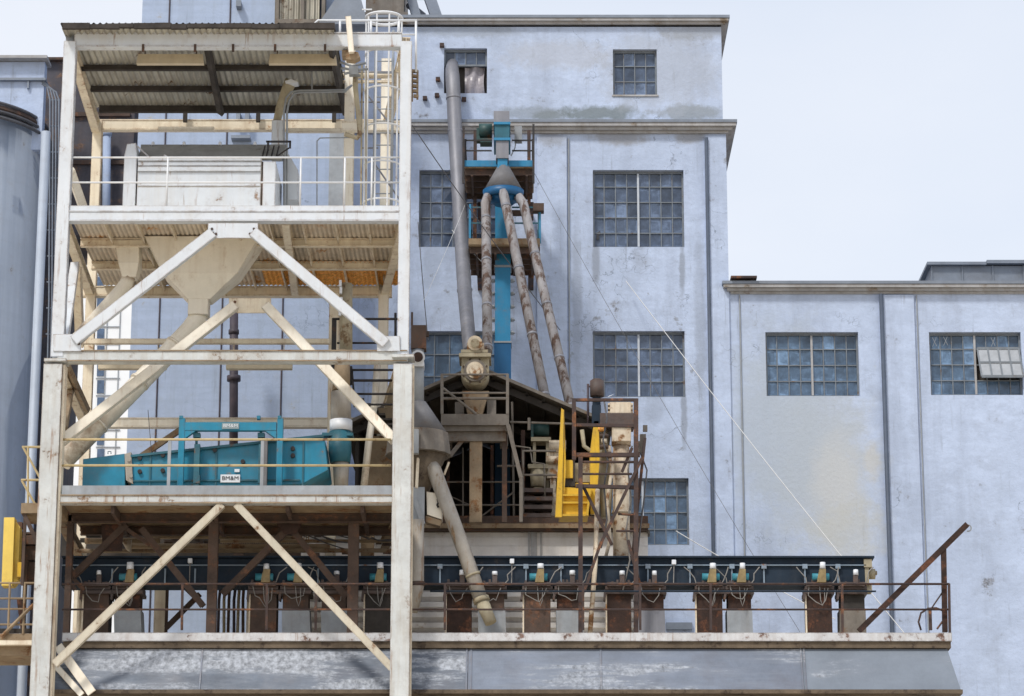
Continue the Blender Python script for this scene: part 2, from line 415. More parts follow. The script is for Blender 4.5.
# ------------------------------------------------------------------ buildings
def rect(x0, y0, x1, y1, Y):
    ym, xm = (y0+y1)/2, (x0+x1)/2
    return (P(x0, ym, Y).x, P(x1, ym, Y).x, P(xm, y1, Y).z, P(xm, y0, Y).z)

def wall_open(g, X0, X1, Z0, Z1, Y, ops, depth=.35):
    xs = sorted({X0, X1, *[o[0] for o in ops], *[o[1] for o in ops]})
    zs = sorted({Z0, Z1, *[o[2] for o in ops], *[o[3] for o in ops]})
    for i in range(len(xs)-1):
        for j in range(len(zs)-1):
            cx, cz = (xs[i]+xs[i+1])/2, (zs[j]+zs[j+1])/2
            if any(o[0] < cx < o[1] and o[2] < cz < o[3] for o in ops): continue
            g.face([(xs[i], Y, zs[j]), (xs[i+1], Y, zs[j]), (xs[i+1], Y, zs[j+1]), (xs[i], Y, zs[j+1])])
    for a, b, c, d in ops:
        y2 = Y+depth
        g.face([(a, Y, c), (b, Y, c), (b, y2, c), (a, y2, c)]); g.face([(a, Y, d), (a, y2, d), (b, y2, d), (b, Y, d)])
        g.face([(a, Y, c), (a, y2, c), (a, y2, d), (a, Y, d)]); g.face([(b, Y, c), (b, Y, d), (b, y2, d), (b, y2, c)])

def panes(g, a, b, c, d, y, cols, rows, skip=(), sp=.11):
    tl = g.bm.faces.layers.float.new('tint') if not g.bm.faces.layers.float.get('tint') else g.bm.faces.layers.float['tint']
    for i in range(cols):
        for j in range(rows):
            if (i, j) in skip: continue
            x0, x1 = a+(b-a)*i/cols, a+(b-a)*(i+1)/cols
            z1, z0 = d-(d-c)*j/rows, d-(d-c)*(j+1)/rows
            t1, t2 = random.uniform(-.012, .012), random.uniform(-.012, .012)
            w, h = x1-x0, z1-z0
            m = [random.uniform(.08, .26) for _ in range(8)]
            o = [(x0, z0), (x1, z0), (x1, z1), (x0, z1)]
            q = [(x0+m[0]*w, z0+m[1]*h), (x1-m[2]*w, z0+m[3]*h), (x1-m[4]*w, z1-m[5]*h), (x0+m[6]*w, z1-m[7]*h)]
            yy = [y+t1, y-t1, y+t2, y-t2]
            base_t = random.gauss(.12, sp); grime = random.uniform(.0, .11)   # dust gathers along the putty
            f = g.face([(a_[0], k, a_[1]) for a_, k in zip(q, yy)]); f[tl] = base_t - .06
            for s in range(4):
                r = (s+1) % 4
                f = g.face([(o[s][0], yy[s], o[s][1]), (o[r][0], yy[r], o[r][1]), (q[r][0], yy[r], q[r][1]), (q[s][0], yy[s], q[s][1])]); f[tl] = base_t + grime

def window(parent, r, Y, cols, rows, gm='glass', white=True, recess=.19, skip=(), fm='frame', bar=.026, split=True, mul='frame_white', sill=False):
    a, b, c, d = r
    y = Y + recess
    g = G(); fw = .05
    for bx in ((a, a+fw, c, d), (b-fw, b, c, d), (a+fw, b-fw, d-fw*1.3, d), (a+fw, b-fw, c, c+fw)):
        g.box(bx[0], bx[1], y-.05, y+.05, bx[2], bx[3])
    for i in range(1, cols):
        x = a+(b-a)*i/cols
        if white and split and i == cols//2: continue
        g.box(x-bar/2, x+bar/2, y-.03, y+.02, c+fw, d-fw)
    for j in range(1, rows):
        z = d-(d-c)*j/rows
        g.box(a+fw, b-fw, y-.033, y+.02, z-bar/2, z+bar/2)
    w = mk('window', g, MAT[fm], parent)
    g = G(); panes(g, a+.02, b-.02, c+.02, d-.02, y+.01, cols, rows, skip)
    WL_glass = mk('glass', g, MAT[gm], w)
    if white and split:
        g = G(); x = (a+b)/2; g.box(x-.028, x+.028, y-.06, y+.03, c+fw, d-fw*1.3)
        mk('mullion', g, MAT[mul], w)
    if sill:
        g = G(); g.box(a-.03, b+.03, Y-.035, Y+.1, c-.04, c+.006)
        mk('sill', g, MAT['cornice'], w)
    return w

def shell(g, X0, X1, Y0, Y1, Z0, Z1):
    "side, back and top faces of a block whose front is made apart"
    g.face([(X0, Y0, Z0), (X0, Y1, Z0), (X0, Y1, Z1), (X0, Y0, Z1)])
    g.face([(X1, Y0, Z0), (X1, Y0, Z1), (X1, Y1, Z1), (X1, Y1, Z0)])
    g.face([(X0, Y1, Z0), (X1, Y1, Z0), (X1, Y1, Z1), (X0, Y1, Z1)])
    g.face([(X0, Y0, Z1), (X1, Y0, Z1), (X1, Y1, Z1), (X0, Y1, Z1)])

YM = 78.0
def peel_mat(name, spots, lo=1.05, hi=1.65, nsc=1.5):
    m = MAT['wall'].copy(); m.name = name
    N, L = m.node_tree.nodes, m.node_tree.links
    b = N['Principled BSDF']; src = b.inputs['Base Color'].links[0].from_socket
    geo = N.new('ShaderNodeNewGeometry')
    def blob(c, rad):
        sb = N.new('ShaderNodeVectorMath'); sb.operation = 'SUBTRACT'; sb.inputs[1].default_value = c
        L.new(geo.outputs['Position'], sb.inputs[0])
        ml = N.new('ShaderNodeVectorMath'); ml.operation = 'DIVIDE'; ml.inputs[1].default_value = rad
        L.new(sb.outputs[0], ml.inputs[0])
        ln = N.new('ShaderNodeVectorMath'); ln.operation = 'LENGTH'; L.new(ml.outputs[0], ln.inputs[0])
        mr = N.new('ShaderNodeMapRange'); mr.inputs['From Min'].default_value = 1.25; mr.inputs['From Max'].default_value = .3
        L.new(ln.outputs['Value'], mr.inputs['Value']); return mr.outputs[0]
    nz = N.new('ShaderNodeTexNoise'); nz.inputs['Scale'].default_value = nsc; nz.inputs['Detail'].default_value = 8; nz.inputs['Roughness'].default_value = .7
    L.new(geo.outputs['Position'], nz.inputs['Vector'])
    last = src
    for (px, py, rx, rz, k, colr) in spots:
        p = P(px, py, YM)
        bl = blob(p, (rx, 5, rz))
        mm = N.new('ShaderNodeMath'); mm.operation = 'MULTIPLY_ADD'; mm.inputs[1].default_value = 1.0
        nk = N.new('ShaderNodeMath'); nk.operation = 'MULTIPLY'; nk.inputs[1].default_value = 1.6; L.new(nz.outputs['Fac'], nk.inputs[0])
        L.new(bl, mm.inputs[0]); L.new(nk.outputs[0], mm.inputs[2])
        mr = N.new('ShaderNodeMapRange'); mr.inputs['From Min'].default_value = lo; mr.inputs['From Max'].default_value = hi; mr.inputs['To Max'].default_value = k
        L.new(mm.outputs[0], mr.inputs['Value'])
        x = N.new('ShaderNodeMix'); x.data_type = 'RGBA'; L.new(mr.outputs[0], x.inputs[0]); L.new(last, x.inputs[6]); x.inputs[7].default_value = rgb(colr)
        last = x.outputs[2]
    L.new(last, b.inputs['Base Color'])
    return m
MAT['wall_up'] = peel_mat('painted_concrete_mouldy', ((530, 113, 1.6, .25, .6, (.22, .25, .28)), (552, 115, .7, .2, .8, (.2, .23, .25)), (600, 113, 1.5, .3, .85, (.16, .19, .20)), (690, 112, 1.2, .35, .8, (.24, .27, .30)), (560, 55, 2.2, .6, .6, (.40, .43, .50)), (660, 70, 2.4, 1.6, .5, (.35, .38, .44)), (700, 30, 1.6, .35, .6, (.27, .29, .32)), (470, 30, 2.2, .3, .5, (.26, .29, .33))), 1.15, 1.6, 2.6)
X_L, X_R = P(334, 250, YM).x, P(728, 250, YM).x
Z_COR, Z_TOP = P(560, 127, YM).z, P(560, 17, YM).z
main = thing('mill_building', ((X_L+X_R)/2, YM, 0), 'tall pale blue concrete mill building with stepped cornice and steel windows', 'building')
r_a = rect(593, 170, 684, 247, YM); r_b = rect(419, 170, 510, 247, YM)
r_c = rect(593, 331, 685, 397, YM); r_d = rect(419, 331, 510, 397, YM)
r_e = rect(597, 478, 689, 545, YM)
r_f = rect(613, 49, 657, 95, YM); r_g = rect(444, 48, 487, 93, YM)
low = [r_a, r_b, r_c, r_d, r_e]
g = G(); wall_open(g, X_L, X_R, 0, Z_COR, YM, low); shell(g, X_L, X_R, YM, YM+14, 0, Z_COR)
# pilaster strips, flat on the wall face
for x0, x1 in ((537, 567), (706, 728)):
    a, b = P(x0, 250, YM).x, P(x1, 250, YM).x
    g.box(a, b - (.002 if x1 > 700 else 0), YM-.07, YM+.002, 0, Z_COR-.3)
DK = (.24, .27, .33)
MAT['wall_low'] = peel_mat('painted_concrete_streaked', ((596, 262, .12, .8, .7, DK), (640, 258, .25, .5, .25, DK), (682, 266, .10, .9, .7, DK), (598, 412, .12, .9, .7, DK), (655, 408, .3, .5, .25, DK), (684, 415, .10, 1.0, .7, DK), (432, 262, .3, .8, .3, DK), (620, 138, .9, .28, .7, (.25, .25, .26)), (690, 137, .5, .22, .7, (.25, .25, .26)), (552, 138, .5, .3, .6, (.26, .27, .3)), (577, 300, .16, 2.6, .4, DK), (700, 320, .18, 3.2, .4, DK)), 1.0, 1.5, 2.4)
mk('wall', g, MAT['wall_low'], main)
XU = P(722, 70, YM).x
g = G(); wall_open(g, X_L, XU, Z_COR+.12, Z_TOP, YM+.02, [r_f, r_g]); shell(g, X_L, XU, YM+.02, YM+12, Z_COR+.12, Z_TOP)
mk('wall', g, MAT['wall_up'], main)
def cornice(parent, X0, X1, zt, h, out, Y, D, left=True):
    g = G()
    x0 = X0-out if left else X0
    g.box(x0, X1+out, Y-out, Y+D, zt-h*.38, zt)
    g.box(x0+(.1 if left else 0), X1+out-.1, Y-out+.1, Y+D, zt-h*.72, zt-h*.38-.002)
    g.box(x0+(.2 if left else 0), X1+out-.2, Y-out+.2, Y+D, zt-h, zt-h*.72-.002)
    c = mk('cornice', g, MAT['cornice'], parent)
    g = G(); g.box(x0-.03, X1+out+.03, Y-out-.03, Y+D, zt+.003, zt+.085)
    mk('flashing', g, MAT['flashing'], c)
cornice(main, X_L, X_R, P(560, 122, YM-.3).z, M(9, YM), .27, YM, 13)
cornice(main, X_L, XU, P(560, 17, YM-.25).z, M(7, YM), .2, YM+.02, 11)
wa = window(main, r_a, YM, 8, 5); window(main, r_b, YM, 8, 5)
window(main, r_c, YM, 8, 4); window(main, r_d, YM, 6, 3, 'glass2'); window(main, r_e, YM, 8, 4, 'glass2')
g = G(); q = P(598, 236, YM+.17); g.prism([q+Vector(v) for v in ((-.05, -.012, -.12), (.03, -.012, -.10), (.02, -.012, 0), (.09, -.012, .06), (.05, -.012, .14), (-.02, -.012, .10), (-.04, -.012, .02))], (0, .004, 0)); mk('broken_pane', g, MAT['ink'], wa)  # black patch painted for the dark of the hole in the glass
window(main, r_f, YM+.02, 4, 3, white=False, sill=True)
# the half open window whose lower part is hung with sheeting
wg = window(main, (r_g[0], r_g[1], r_g[3]-(r_g[3]-r_g[2])*.36, r_g[3]), YM+.02, 4, 1, white=False)
a, b, c, d = r_g
g = G(); xm = a+(b-a)*.48
n = 10
for i in range(n):
    for j in range(8):
        def q(i, j):
            u, v = i/n, j/8
            return (xm+(b-.06-xm)*(u - .06*math.sin(v*3)*u), YM+.27+.05*math.sin(u*9+v*3)+.03*math.sin(v*7), d-(d-c)*.36-(d-c)*.6*v)
        g.face([q(i, j), q(i+1, j), q(i+1, j+1), q(i, j+1)]).smooth = True
mk('sheeting', g, MAT['sheet'], wg)
g = G(); g.box(a, b, YM+.36, YM+.4, c, d); mk('shade_panel', g, MAT['dark'], wg)  # dark panel set in for the shade of the room behind
# fixings on the wall
g = G()
for x, y in ((425, 99), (437, 96), (438, 80), (464, 100), (442, 46)):
    p = P(x, y, YM); g.box(p.x-.06, p.x+.06, YM-.12, YM+.03, p.z-.05, p.z+.05)
mk('bracket', g, MAT['darkrust'], main, split=True)
# conduits running down the wall
p = P(706, 140, YM); g = G(); g.tube([(p.x, YM-.12, Z_COR-.35), (p.x, YM-.12, 6)], .05, 8); mk('downpipe', g, MAT['downpipe'], main)
p = P(568.5, 140, YM); g = G(); g.tube([(p.x, YM-.04, Z_COR-.35), (p.x, YM-.04, 6)], .02, 6); mk('conduit', g, MAT['galv'], main)

# --- annex on the right
XA0, XA1 = X_R+.004, P(1250, 350, YM).x
ZA = P(850, 285, YM).z
annex = thing('warehouse_annex', ((XA0+XA1)/2, YM, 0), 'lower pale blue concrete annex right of the tall mill, yellowed patches on its wall', 'building')
ra, rb, rc_ = rect(766, 332, 859, 396, YM), rect(930, 332, 1022, 395, YM), rect(1090, 332, 1182, 395, YM)
MAT['wall_y'] = peel_mat('painted_concrete_yellowed', ((825, 470, 1.7, 3.0, .8, (.44, .47, .50)), (785, 430, 2.2, 3.4, .8, (.40, .455, .53)), (835, 480, .8, 1.5, .55, (.52, .53, .53)), (872, 462, .25, .7, .5, (.52, .51, .47)), (850, 530, 1.2, 1.0, .6, (.46, .47, .45))))
g = G(); wall_open(g, XA0, XA1, 0, ZA, YM, [ra, rb, rc_]); shell(g, XA0, XA1, YM, YM+20, 0, ZA)
a = P(883, 400, YM).x; b = P(917, 400, YM).x; g.box(a, b, YM-.07, YM+.002, 0, ZA-.3)
mk('wall', g, MAT['wall_y'], annex)
a = P(741, 400, YM).x
cornice(annex, P(736, 285, YM).x-.1, XA1, P(860, 283.5, YM-.3).z, M(8, YM), .26, YM, 18)
g = G(); g.box(P(736, 285, YM-.36).x, P(820, 285, YM).x, YM-.34, YM-.3, P(780, 290, YM).z, P(780, 282, YM).z); g.bm.clear()
window(annex, ra, YM, 8, 4, 'glass2', mul='cornice'); wv = window(annex, rb, YM, 8, 4, 'glass2', mul='cornice', skip=[(i, j) for i in range(4, 8) for j in (1, 2)]); window(annex, rc_, YM, 8, 4, 'glass2')
# tilted vent sash
a, b, c, d = rb
xm = (a+b)/2
zt, zb = d-(d-c)*.25, c+(d-c)*.25
g = G()
A, B = Vector((xm+.06, YM+.08, zt)), Vector((b-.06, YM+.08, zt))
dv = Vector((.05, -.26, zb-zt+.03))
for t in (0, .5, 1):
    q = A+dv*t; g.beam(q, q+(B-A), .05 if t == .5 else .07, .05)
for t in (0, .25, .5, .75, 1):
    q = A+(B-A)*t; g.beam(q, q+dv, .04, .04)
vs = mk('vent_sash', g, MAT['frame'], wv)
g = G(); tl = g.bm.faces.layers.float.new('tint')
f = g.face([A, B, B+dv, A+dv]); f[tl] = .55
g.bm.normal_update()
mk('glass', g, MAT['sheet2'] if 'sheet2' in MAT else MAT['galv'], wv)
g = G(); g.box(xm+.05, b-.05, YM+.3, YM+.34, zb, zt); mk('shade_panel', g, MAT['dark'], wv)  # dark panel in place of the unlit room behind the sash
g = G()
for x, y in ((934.5, 342), (945.5, 341), (993, 342)):
    p = P(x, y, YM+.1); k = .11
    g.beam(p+Vector((-k*.5, 0, -k*1.2)), p+Vector((k*.5, 0, k*1.2)), .011, .01); g.beam(p+Vector((k*.5, -.012, -k*1.1)), p+Vector((-k*.5, -.012, k*1.1)), .011, .01)
mk('chalk_mark', g, MAT['galv'], wv, split=True)
p = P(884, 400, YM); g = G(); g.tube([(p.x, YM-.13, ZA-.3), (p.x, YM-.13, 5)], .06, 8); mk('downpipe', g, MAT['downpipe'], annex)
p = P(741.5, 400, YM); g = G(); g.tube([(p.x, YM-.03, ZA-.3), (p.x, YM-.03, 5)], .022, 6); mk('conduit', g, MAT['galv'], annex)
p = P(920, 400, YM); g = G(); g.tube([(p.x, YM-.03, ZA-.3), (p.x, YM-.03, 5)], .018, 6); mk('conduit', g, MAT['galv'], annex)
# low louvred vent near the walkway
g = G(); r = rect(666, 623, 692, 630, YM)
g.box(r[0], r[1], YM-.1, YM+.02, r[2], r[3])
mk('louvre', g, MAT['flashing'], main)

# rooftop pieces on the annex
rt = thing('roof_monitor', P(980, 283, 84)+Vector((0, 0, -.3)), 'low blue grey roof monitor standing on the annex roof edge', 'roof monitor')
a, b = P(931, 274, 84).x, P(1240, 274, 84).x
z0, z1 = ZA-.05, P(980, 266, 84).z
g = G(); g.box(a, b, 84, 90, z0, z1)
i = 0
while a+.9*i < b: g.box(a+.9*i, a+.9*i+.04, 83.96, 84.01, z0, z1); i += 1
mk('wall', g, MAT['flashing'], rt)
g = G(); g.box(a-.12, P(986, 270, 84).x, 83.85, 90.1, z1+.002, z1+.09); g.box(P(986, 270, 84).x+.003, b, 83.8, 90.1, z1+.03, z1+.13); mk('roof', g, MAT['flashing'], rt)
g = G()
g.pbox(731, 275.6, 757, 277.6, 77.6, .9); g.pbox(733, 277.5, 737, 282, 77.8, .3); g.pbox(750, 277.5, 754, 282, 77.8, .3)
tag(mk('rusty_rail_stub', g, MAT['darkrust']), 'short rusty plate lying on the roof edge where annex meets mill', 'roof plate')

# --- darker block behind the steel tower
YL = 76.0
xl0, xl1 = P(132, 300, YL).x, P(332, 300, YL).x
lb = thing('silo_block', ((xl0+xl1)/2, YL, 0), 'blue grey concrete block with vertical seams rising behind the white steel tower', 'building')
g = G(); g.box(xl0, xl1, YL, YL+12, 0, P(230, -60, YL).z)
mk('wall', g, MAT['wall_left'], lb)
g = G()
for x in (160, 222.5, 283):
    p = P(x, 300, YL); g.tube([(p.x, YL-.015, 4), (p.x, YL-.015, P(230, -58, YL).z)], .022, 6)
mk('conduit', g, MAT['pipe_dark'], lb, split=True)
g = G()
for x, y in ((238, 117), (247, 117)): g.pbox(x-2, y-6, x+2, y+6, YL-.3, .32)
g.pbox(231, 135, 250, 138, YL-.3, .32); g.pbox(236, 0, 241, 6, YL-.3, .32)
mk('bracket', g, MAT['flashing'], lb, split=True)

# --- left side: silo, its head block, gallery
YS = 80.0
cxs = P(-55, 110, YS).x; rs = P(45, 120, YS).x - cxs
ztop = P(-55, 100, YS-rs).z
silo = thing('steel_silo', (cxs, YS, 0), 'round blue grey silo at the left edge of the photo', 'silo')
g = G(); g.cyl((cxs, YS, 0), (cxs, YS, ztop), rs, seg=72); mk('body', g, MAT['silo'], silo)
g = G()
g.ring((cxs, YS, ztop), rs+.02, .12, 72); mk('rim', g, MAT['brown'], silo)
g = G()
for k, dz in enumerate((.35, .62, .8)):
    g.ring((cxs, YS, ztop-dz+.5), rs+.09+.05*k, .05, 72)
mk('hose', g, MAT['wire_dark'], silo, split=True)
g = G(); p0 = P(43, 300, 77.5)
g.tube([P(46, 132, 77.5), (P(46, 140, 77.5).x, 77.5, 0)], .13, 12); tag(mk('riser_pipe', g, MAT['silo']), 'pale grey riser pipe running down beside the round silo', 'pipe')
hb = thing('silo_headhouse', P(20, 110, 79.5), 'small pale concrete head house on top of the round silo', 'building')
g = G(); x1 = P(44, 85, 79).x; g.box(x1-9, x1, 79, 79.4, ztop-.8, P(20, 62, 79).z); mk('wall', g, MAT['wall'], hb)
g = G(); g.box(x1-9.2, x1+.06, 78.86, 79.38, P(20, 80, 79).z-.05, P(20, 80, 79).z+.02)
g.pbox(27, 80, 29, 88, 78.9, .12); mk('ledge', g, MAT['flashing'], hb)
g = G(); g.box(x1-9.3, x1+.1, 78.7, 79.5, P(20, 61.5, 79).z, P(20, 55, 78.7).z); mk('roof', g, MAT['cornice'], hb)

ga = thing('conveyor_gallery', P(85, 640, 81), 'dark sheet metal gallery between the round silo and the tall building', 'gallery')
g = G(); a, b = P(44, 130, 81).x, P(134, 130, 81).x
g.box(a, b, 81, 84, P(90, 235, 81).z, P(90, 62, 81).z); g.box(a-.3, P(63, 400, 81).x, 81.02, 83.5, 0, P(90, 235, 81).z-.002)
mk('wall', g, MAT['gallery'], ga)
g = G(); g.box(a-.1, b-.02, 80.8, 84.2, P(90, 62, 81).z+.003, P(90, 57, 80.8).z); mk('roof', g, MAT['brown'], ga)
g = G()
for y in (112, 160): g.pbox(64, y, 130, y+4, 80.9, .12)
mk('rib', g, MAT['brown'], ga, split=True)
g = G(); g.ptube([(107, 128, 80.6), (106, 240, 80.6)], 4.2, 14); g.ptube([(107, 131, 80.6), (107, 136, 80.6)], 5.2, 14)
tag(mk('vent_pipe', g, MAT['wall_left']), 'blue vertical pipe in front of the dark gallery left of the white box', 'pipe')
# caged conduits beside the silo top
g = G()
for k in range(4):
    x = 50+3*k
    g.ptube([(42, 78+2*k, 79), (x-3, 86+2*k, 79), (x, 100, 79), (x-1, 300, 79), (x-10, 690, 79)], .9, 6)
for y in range(100, 680, 26): g.pbeam((50-(y-100)*.018, y, 79.05), (60-(y-100)*.018, y, 79.05), 1.2, .03)
tag(mk('cable_ladder', g, MAT['flashing']), 'bundle of blue grey conduits on a narrow ladder rack beside the silo', 'cable rack')

# --- far bright office
YO = 125.0
of = thing('office_building', (P(112, 400, YO).x, YO, 0), 'bright white far building with blue glazed strips seen through the steel tower', 'building')
a, b = P(62, 400, YO).x, P(140, 400, YO).x
g = G(); g.box(a, b, YO, YO+15, 0, P(110, 272, YO).z); 
mk('wall', g, MAT['office'], of)
y = 277
while y < 480:
    g = G(); g.pbox(97, y, 104, y+13, YO-.05, .06); mk('window', g, MAT['glass_dark'], of)
    y += 17.2
g = G()
for x in (105, 118): g.tube([(P(x, 380, YO).x, YO-.02, 0), (P(x, 380, YO).x, YO-.02, P(110, 272, YO).z)], .03, 4)
y = 275.3
while y < 480:
    p = P(96, y, YO); q = P(120, y, YO); g.tube([(p.x, YO-.03, p.z), (q.x, YO-.03, p.z)], .03, 4); y += 17.2
mk('joint', g, MAT['galv'], of)

# --- roof top equipment above the blocks
g0 = thing('roof_housing', P(298, 24, 77), 'ribbed weathered metal housing on the roof behind the tower canopy', 'housing')
zr = P(300, 23, 75.6).z
g = G(); a, b = P(278, 10, 76.6).x, P(322, 10, 76.6).x; n = 34; zt = P(300, -50, 76.6).z
pts = []
for i in range(n+1): pts.append((a+(b-a)*i/n, 75.6+(.04 if i % 2 else 0)))
g.hexa([(x, y, zr) for x, y in pts]+[(b, 75.98, zr), (a, 75.98, zr)], [(x, y, zt) for x, y in pts]+[(b, 75.98, zt), (a, 75.98, zt)])
mk('body', g, MAT['corr'], g0)
g = G(); 
for x in (276, 301, 322): g.pbox(x, -50, x+3.4, 22, 75.5, .5)
g.pbox(275, 19, 326, 24, 75.45, .4); mk('frame', g, MAT['grimy'], g0)
g = G()
g.hexa([P(318, 24, 75.2), P(368, 24, 75.2), P(368, 24, 75.2)+Vector((0, .78, 0)), P(318, 24, 75.2)+Vector((0, .78, 0))],
       [P(343, -12, 75.2), P(358, -12, 75.2), P(358, -12, 75.2)+Vector((0, .6, 0)), P(343, -12, 75.2)+Vector((0, .6, 0))])
tag(mk('roof_hopper', g, MAT['flashing']), 'blue grey flared hopper beside the ribbed roof housing', 'hopper')
g = G(); g.pbox(366, -30, 404, 14, 79, 3); g.pbox(364, 12, 408, 16, 78.7, 3.5); 
tag(mk('roof_bin', g, MAT['grimy']), 'grey brown square bin on the mill roof behind the ladder cage', 'bin')
g = G()
YR = 79.5
g.pbeam((405, -25, YR), (417, 19, YR), 9, .25); g.pbeam((420, -30, YR), (437, 19, YR), 11, .3); g.pbeam((398, -4, YR), (425, -4, YR), 5, .25); g.pbeam((408, 4, YR+.3), (424, 17, YR+.3), 6, .2)
g.pbox(402, 14.5, 442, 17.5, YR-.3, .6)
tag(mk('conveyor_trestle', g, MAT['flashing']), 'blue grey slanting trestle legs standing on the mill roof edge', 'trestle')

# ------------------------------------------------------------------ the steel tower
FY, BY = 64.0, 70.0
tower = thing('steel_tower', (P(230, 400, 66).x, 66.5, 0), 'tall open white steel tower with corrugated canopy and three floors of machinery', 'steel tower')
def column(px, pyref, Y, w, z0, z1, m, dep=None, name='column', edge=0):
    x = P(px, pyref, Y).x
    g = G(); dep = dep or w
    # wide flange section turned with its flange to the front
    g.box(x-w/2, x+w/2, Y-dep/2, Y-dep/2+.03, z0, z1)
    g.box(x-w/2, x+w/2, Y+dep/2-.03, Y+dep/2, z0, z1)
    g.box(x-w*.42, x+w*.42, Y-dep/2+.032, Y+dep/2-.032, z0, z1)
    c = mk(name, g, m, tower)
    if edge:
        h = G(); h.box(x+w/2+.002, x+w/2+edge, Y-dep*.3, Y+dep*.5, z0, z1); mk('rear_flange', h, MAT['cream'], c)
    return c
zj = P(57, 358, FY).z
z_top = P(70, 43, FY).z
column(64.5, 195, FY, M(12.5, FY), zj, z_top, MAT['white'])
column(404.8, 195, FY, M(11.5, FY), zj, z_top, MAT['white'])
column(47.5, 530, FY, M(18.5, FY), 0, P(55, 366, FY).z, MAT['white_worn'], edge=.06)
column(401.5, 530, FY, M(18.8, FY), 0, P(403, 366, FY).z, MAT['white_worn'], edge=.035)
for x, y0, y1 in ((55, 358, 368), (403, 354, 366)):     # bearing plates at the splice
    g = G(); g.pbox(x-11, y0, x+11, y0+3, FY-.25, .5); mk('splice_plate', g, MAT['white_worn'], tower)
column(97, 150, BY, M(9.5, BY), 0, P(97, 122, BY).z, MAT['cream'])
column(385.5, 150, BY, M(10, BY), 0, P(385, 60, BY).z, MAT['cream_pale'])
column(349, 150, 67.2, M(10, 67.2), P(349, 208, 67.2).z, P(349, 48, 67.2).z, MAT['cream_pale'])
column(333.5, 370, 67.8, M(10, 67.8), 0, P(333, 294, 67.8).z, MAT['cream'])
# beams ------------------------------------------------
def hbeam(x0, x1, y0, y1, Y, m, w=.24, name='beam', rusty=False):
    zt, zb = P((x0+x1)/2, y0, Y).z, P((x0+x1)/2, y1, Y).z
    ym = (y0+y1)/2
    g = G(); g.ibeam((P(x0, ym, Y).x, Y, (zt+zb)/2), (P(x1, ym, Y).x, Y, (zt+zb)/2), zt-zb, w, tf=.03)
    # the front of the section is boxed in by a welded web plate
    g.box(P(x0, ym, Y).x, P(x1, ym, Y).x, Y-w*.42, Y-w*.42+.02, zb+.032, zt-.032)
    o = mk(name, g, m, tower)
    if rusty:
        h = G()
        for q in (zt-.03, zb): h.box(P(x0, ym, Y).x+.02, P(x1, ym, Y).x-.02, Y-w*.5-.006, Y-w*.5-.002, q+.003, q+.027)
        mk('flange_edge', h, MAT['tan'], o, split=True)
    return o
hbeam(75, 402, 34, 48.5, FY, MAT['white'], .26)
hbeam(68, 400, 212, 222.5, FY, MAT['white'], .26)
hbeam(58, 408, 351.5, 363, FY, MAT['white_worn'], .30, rusty=True)
hbeam(60, 393, 495.5, 504.5, FY, MAT['white_worn'], .24, rusty=True)
hbeam(98, 392, 120.5, 131, BY, MAT['cream'], .2)
hbeam(82, 392, 287, 297, BY, MAT['cream'], .22)
hbeam(80, 392, 418.5, 428, BY, MAT['cream_pale'], .22)
hbeam(72, 392, 505, 513, BY, MAT['brown'], .22)
g = G(); g.pbox(158, 126.5, 214, 130.5, BY-.25, .1); g.pbox(288, 128, 342, 132, BY-.25, .1); mk('stiffener', g, MAT['cream_pale'], tower, split=True)
zmid, zlow, zdk = P(230, 217, FY).z, P(230, 357, FY).z, P(230, 500, FY).z
# side beams between the front and back frames
for z, m, h in ((P(70, 41, FY).z, 'cream', .3), (zmid, 'cream', .24), (zlow, 'cream', .24), (zdk, 'tan', .24)):
    for xf, xb in ((P(62, 217, FY).x, P(93, 217, BY).x), (P(404, 217, FY).x, P(386, 217, BY).x)):
        g = G(); g.ibeam((xf, FY+.14, z), (xb, BY-.1, z), h, .2); mk('side_beam', g, MAT[m], tower)
# braces -----------------------------------------------
def plate(pts, Y, m, dep=.025, bolts=()):
    g = G(); g.pprism(pts, Y, dep)
    pl = mk('gusset', g, MAT[m], tower)
    if bolts:
        g = G(); g.bolts(bolts, Y); mk('bolts', g, MAT['brown'], pl)
    return pl
YB = FY-.17
plate([(208, 223), (258, 223), (258, 232), (252, 238), (214, 238), (208, 231)], YB, 'white', bolts=[(212, 229), (216, 234), (254, 229), (250, 234), (213, 233), (253, 233)])
plate([(377, 351), (377, 338), (382, 336), (400, 336), (400, 351)], YB, 'white', bolts=[(382, 342), (385, 339), (381, 340)])
plate([(53, 351), (53, 334), (74, 334), (81, 343), (81, 351)], YB, 'white', bolts=[(77, 341), (74, 338), (79, 344)])
for a, b in (((213, 233, YB-.01), (74, 341, YB-.01)), ((253, 232, YB-.01), (386, 344, YB-.01))):
    g = G(); p, q = P(*a), P(*b); g.beam(p, q, M(10.5, FY), .16); mk('brace', g, MAT['white'], tower)
# knee braces from the back beam down to the front columns
plate([(229, 298), (271, 298), (271, 307), (265, 313), (237, 313), (229, 306)], 65.5, 'cream', bolts=[(233, 304), (237, 308), (267, 304), (263, 308), (235, 302)])
for a, b in (((235, 306, 65.4), (58, 444, FY+.28)), ((266, 306, 65.4), (394, 440, FY+.28))):
    g = G(); p, q = P(*a), P(*b); g.beam(p, q, .215, .2); mk('brace', g, MAT['cream_pale'], tower)
for a, b in (((222, 504, FY-.1), (54, 664, FY-.2)), ((236, 504, FY-.1), (392, 668, FY-.2))):
    g = G(); g.pang(a, b, 7.6); mk('brace', g, MAT['cream_lit_dirty'], tower)
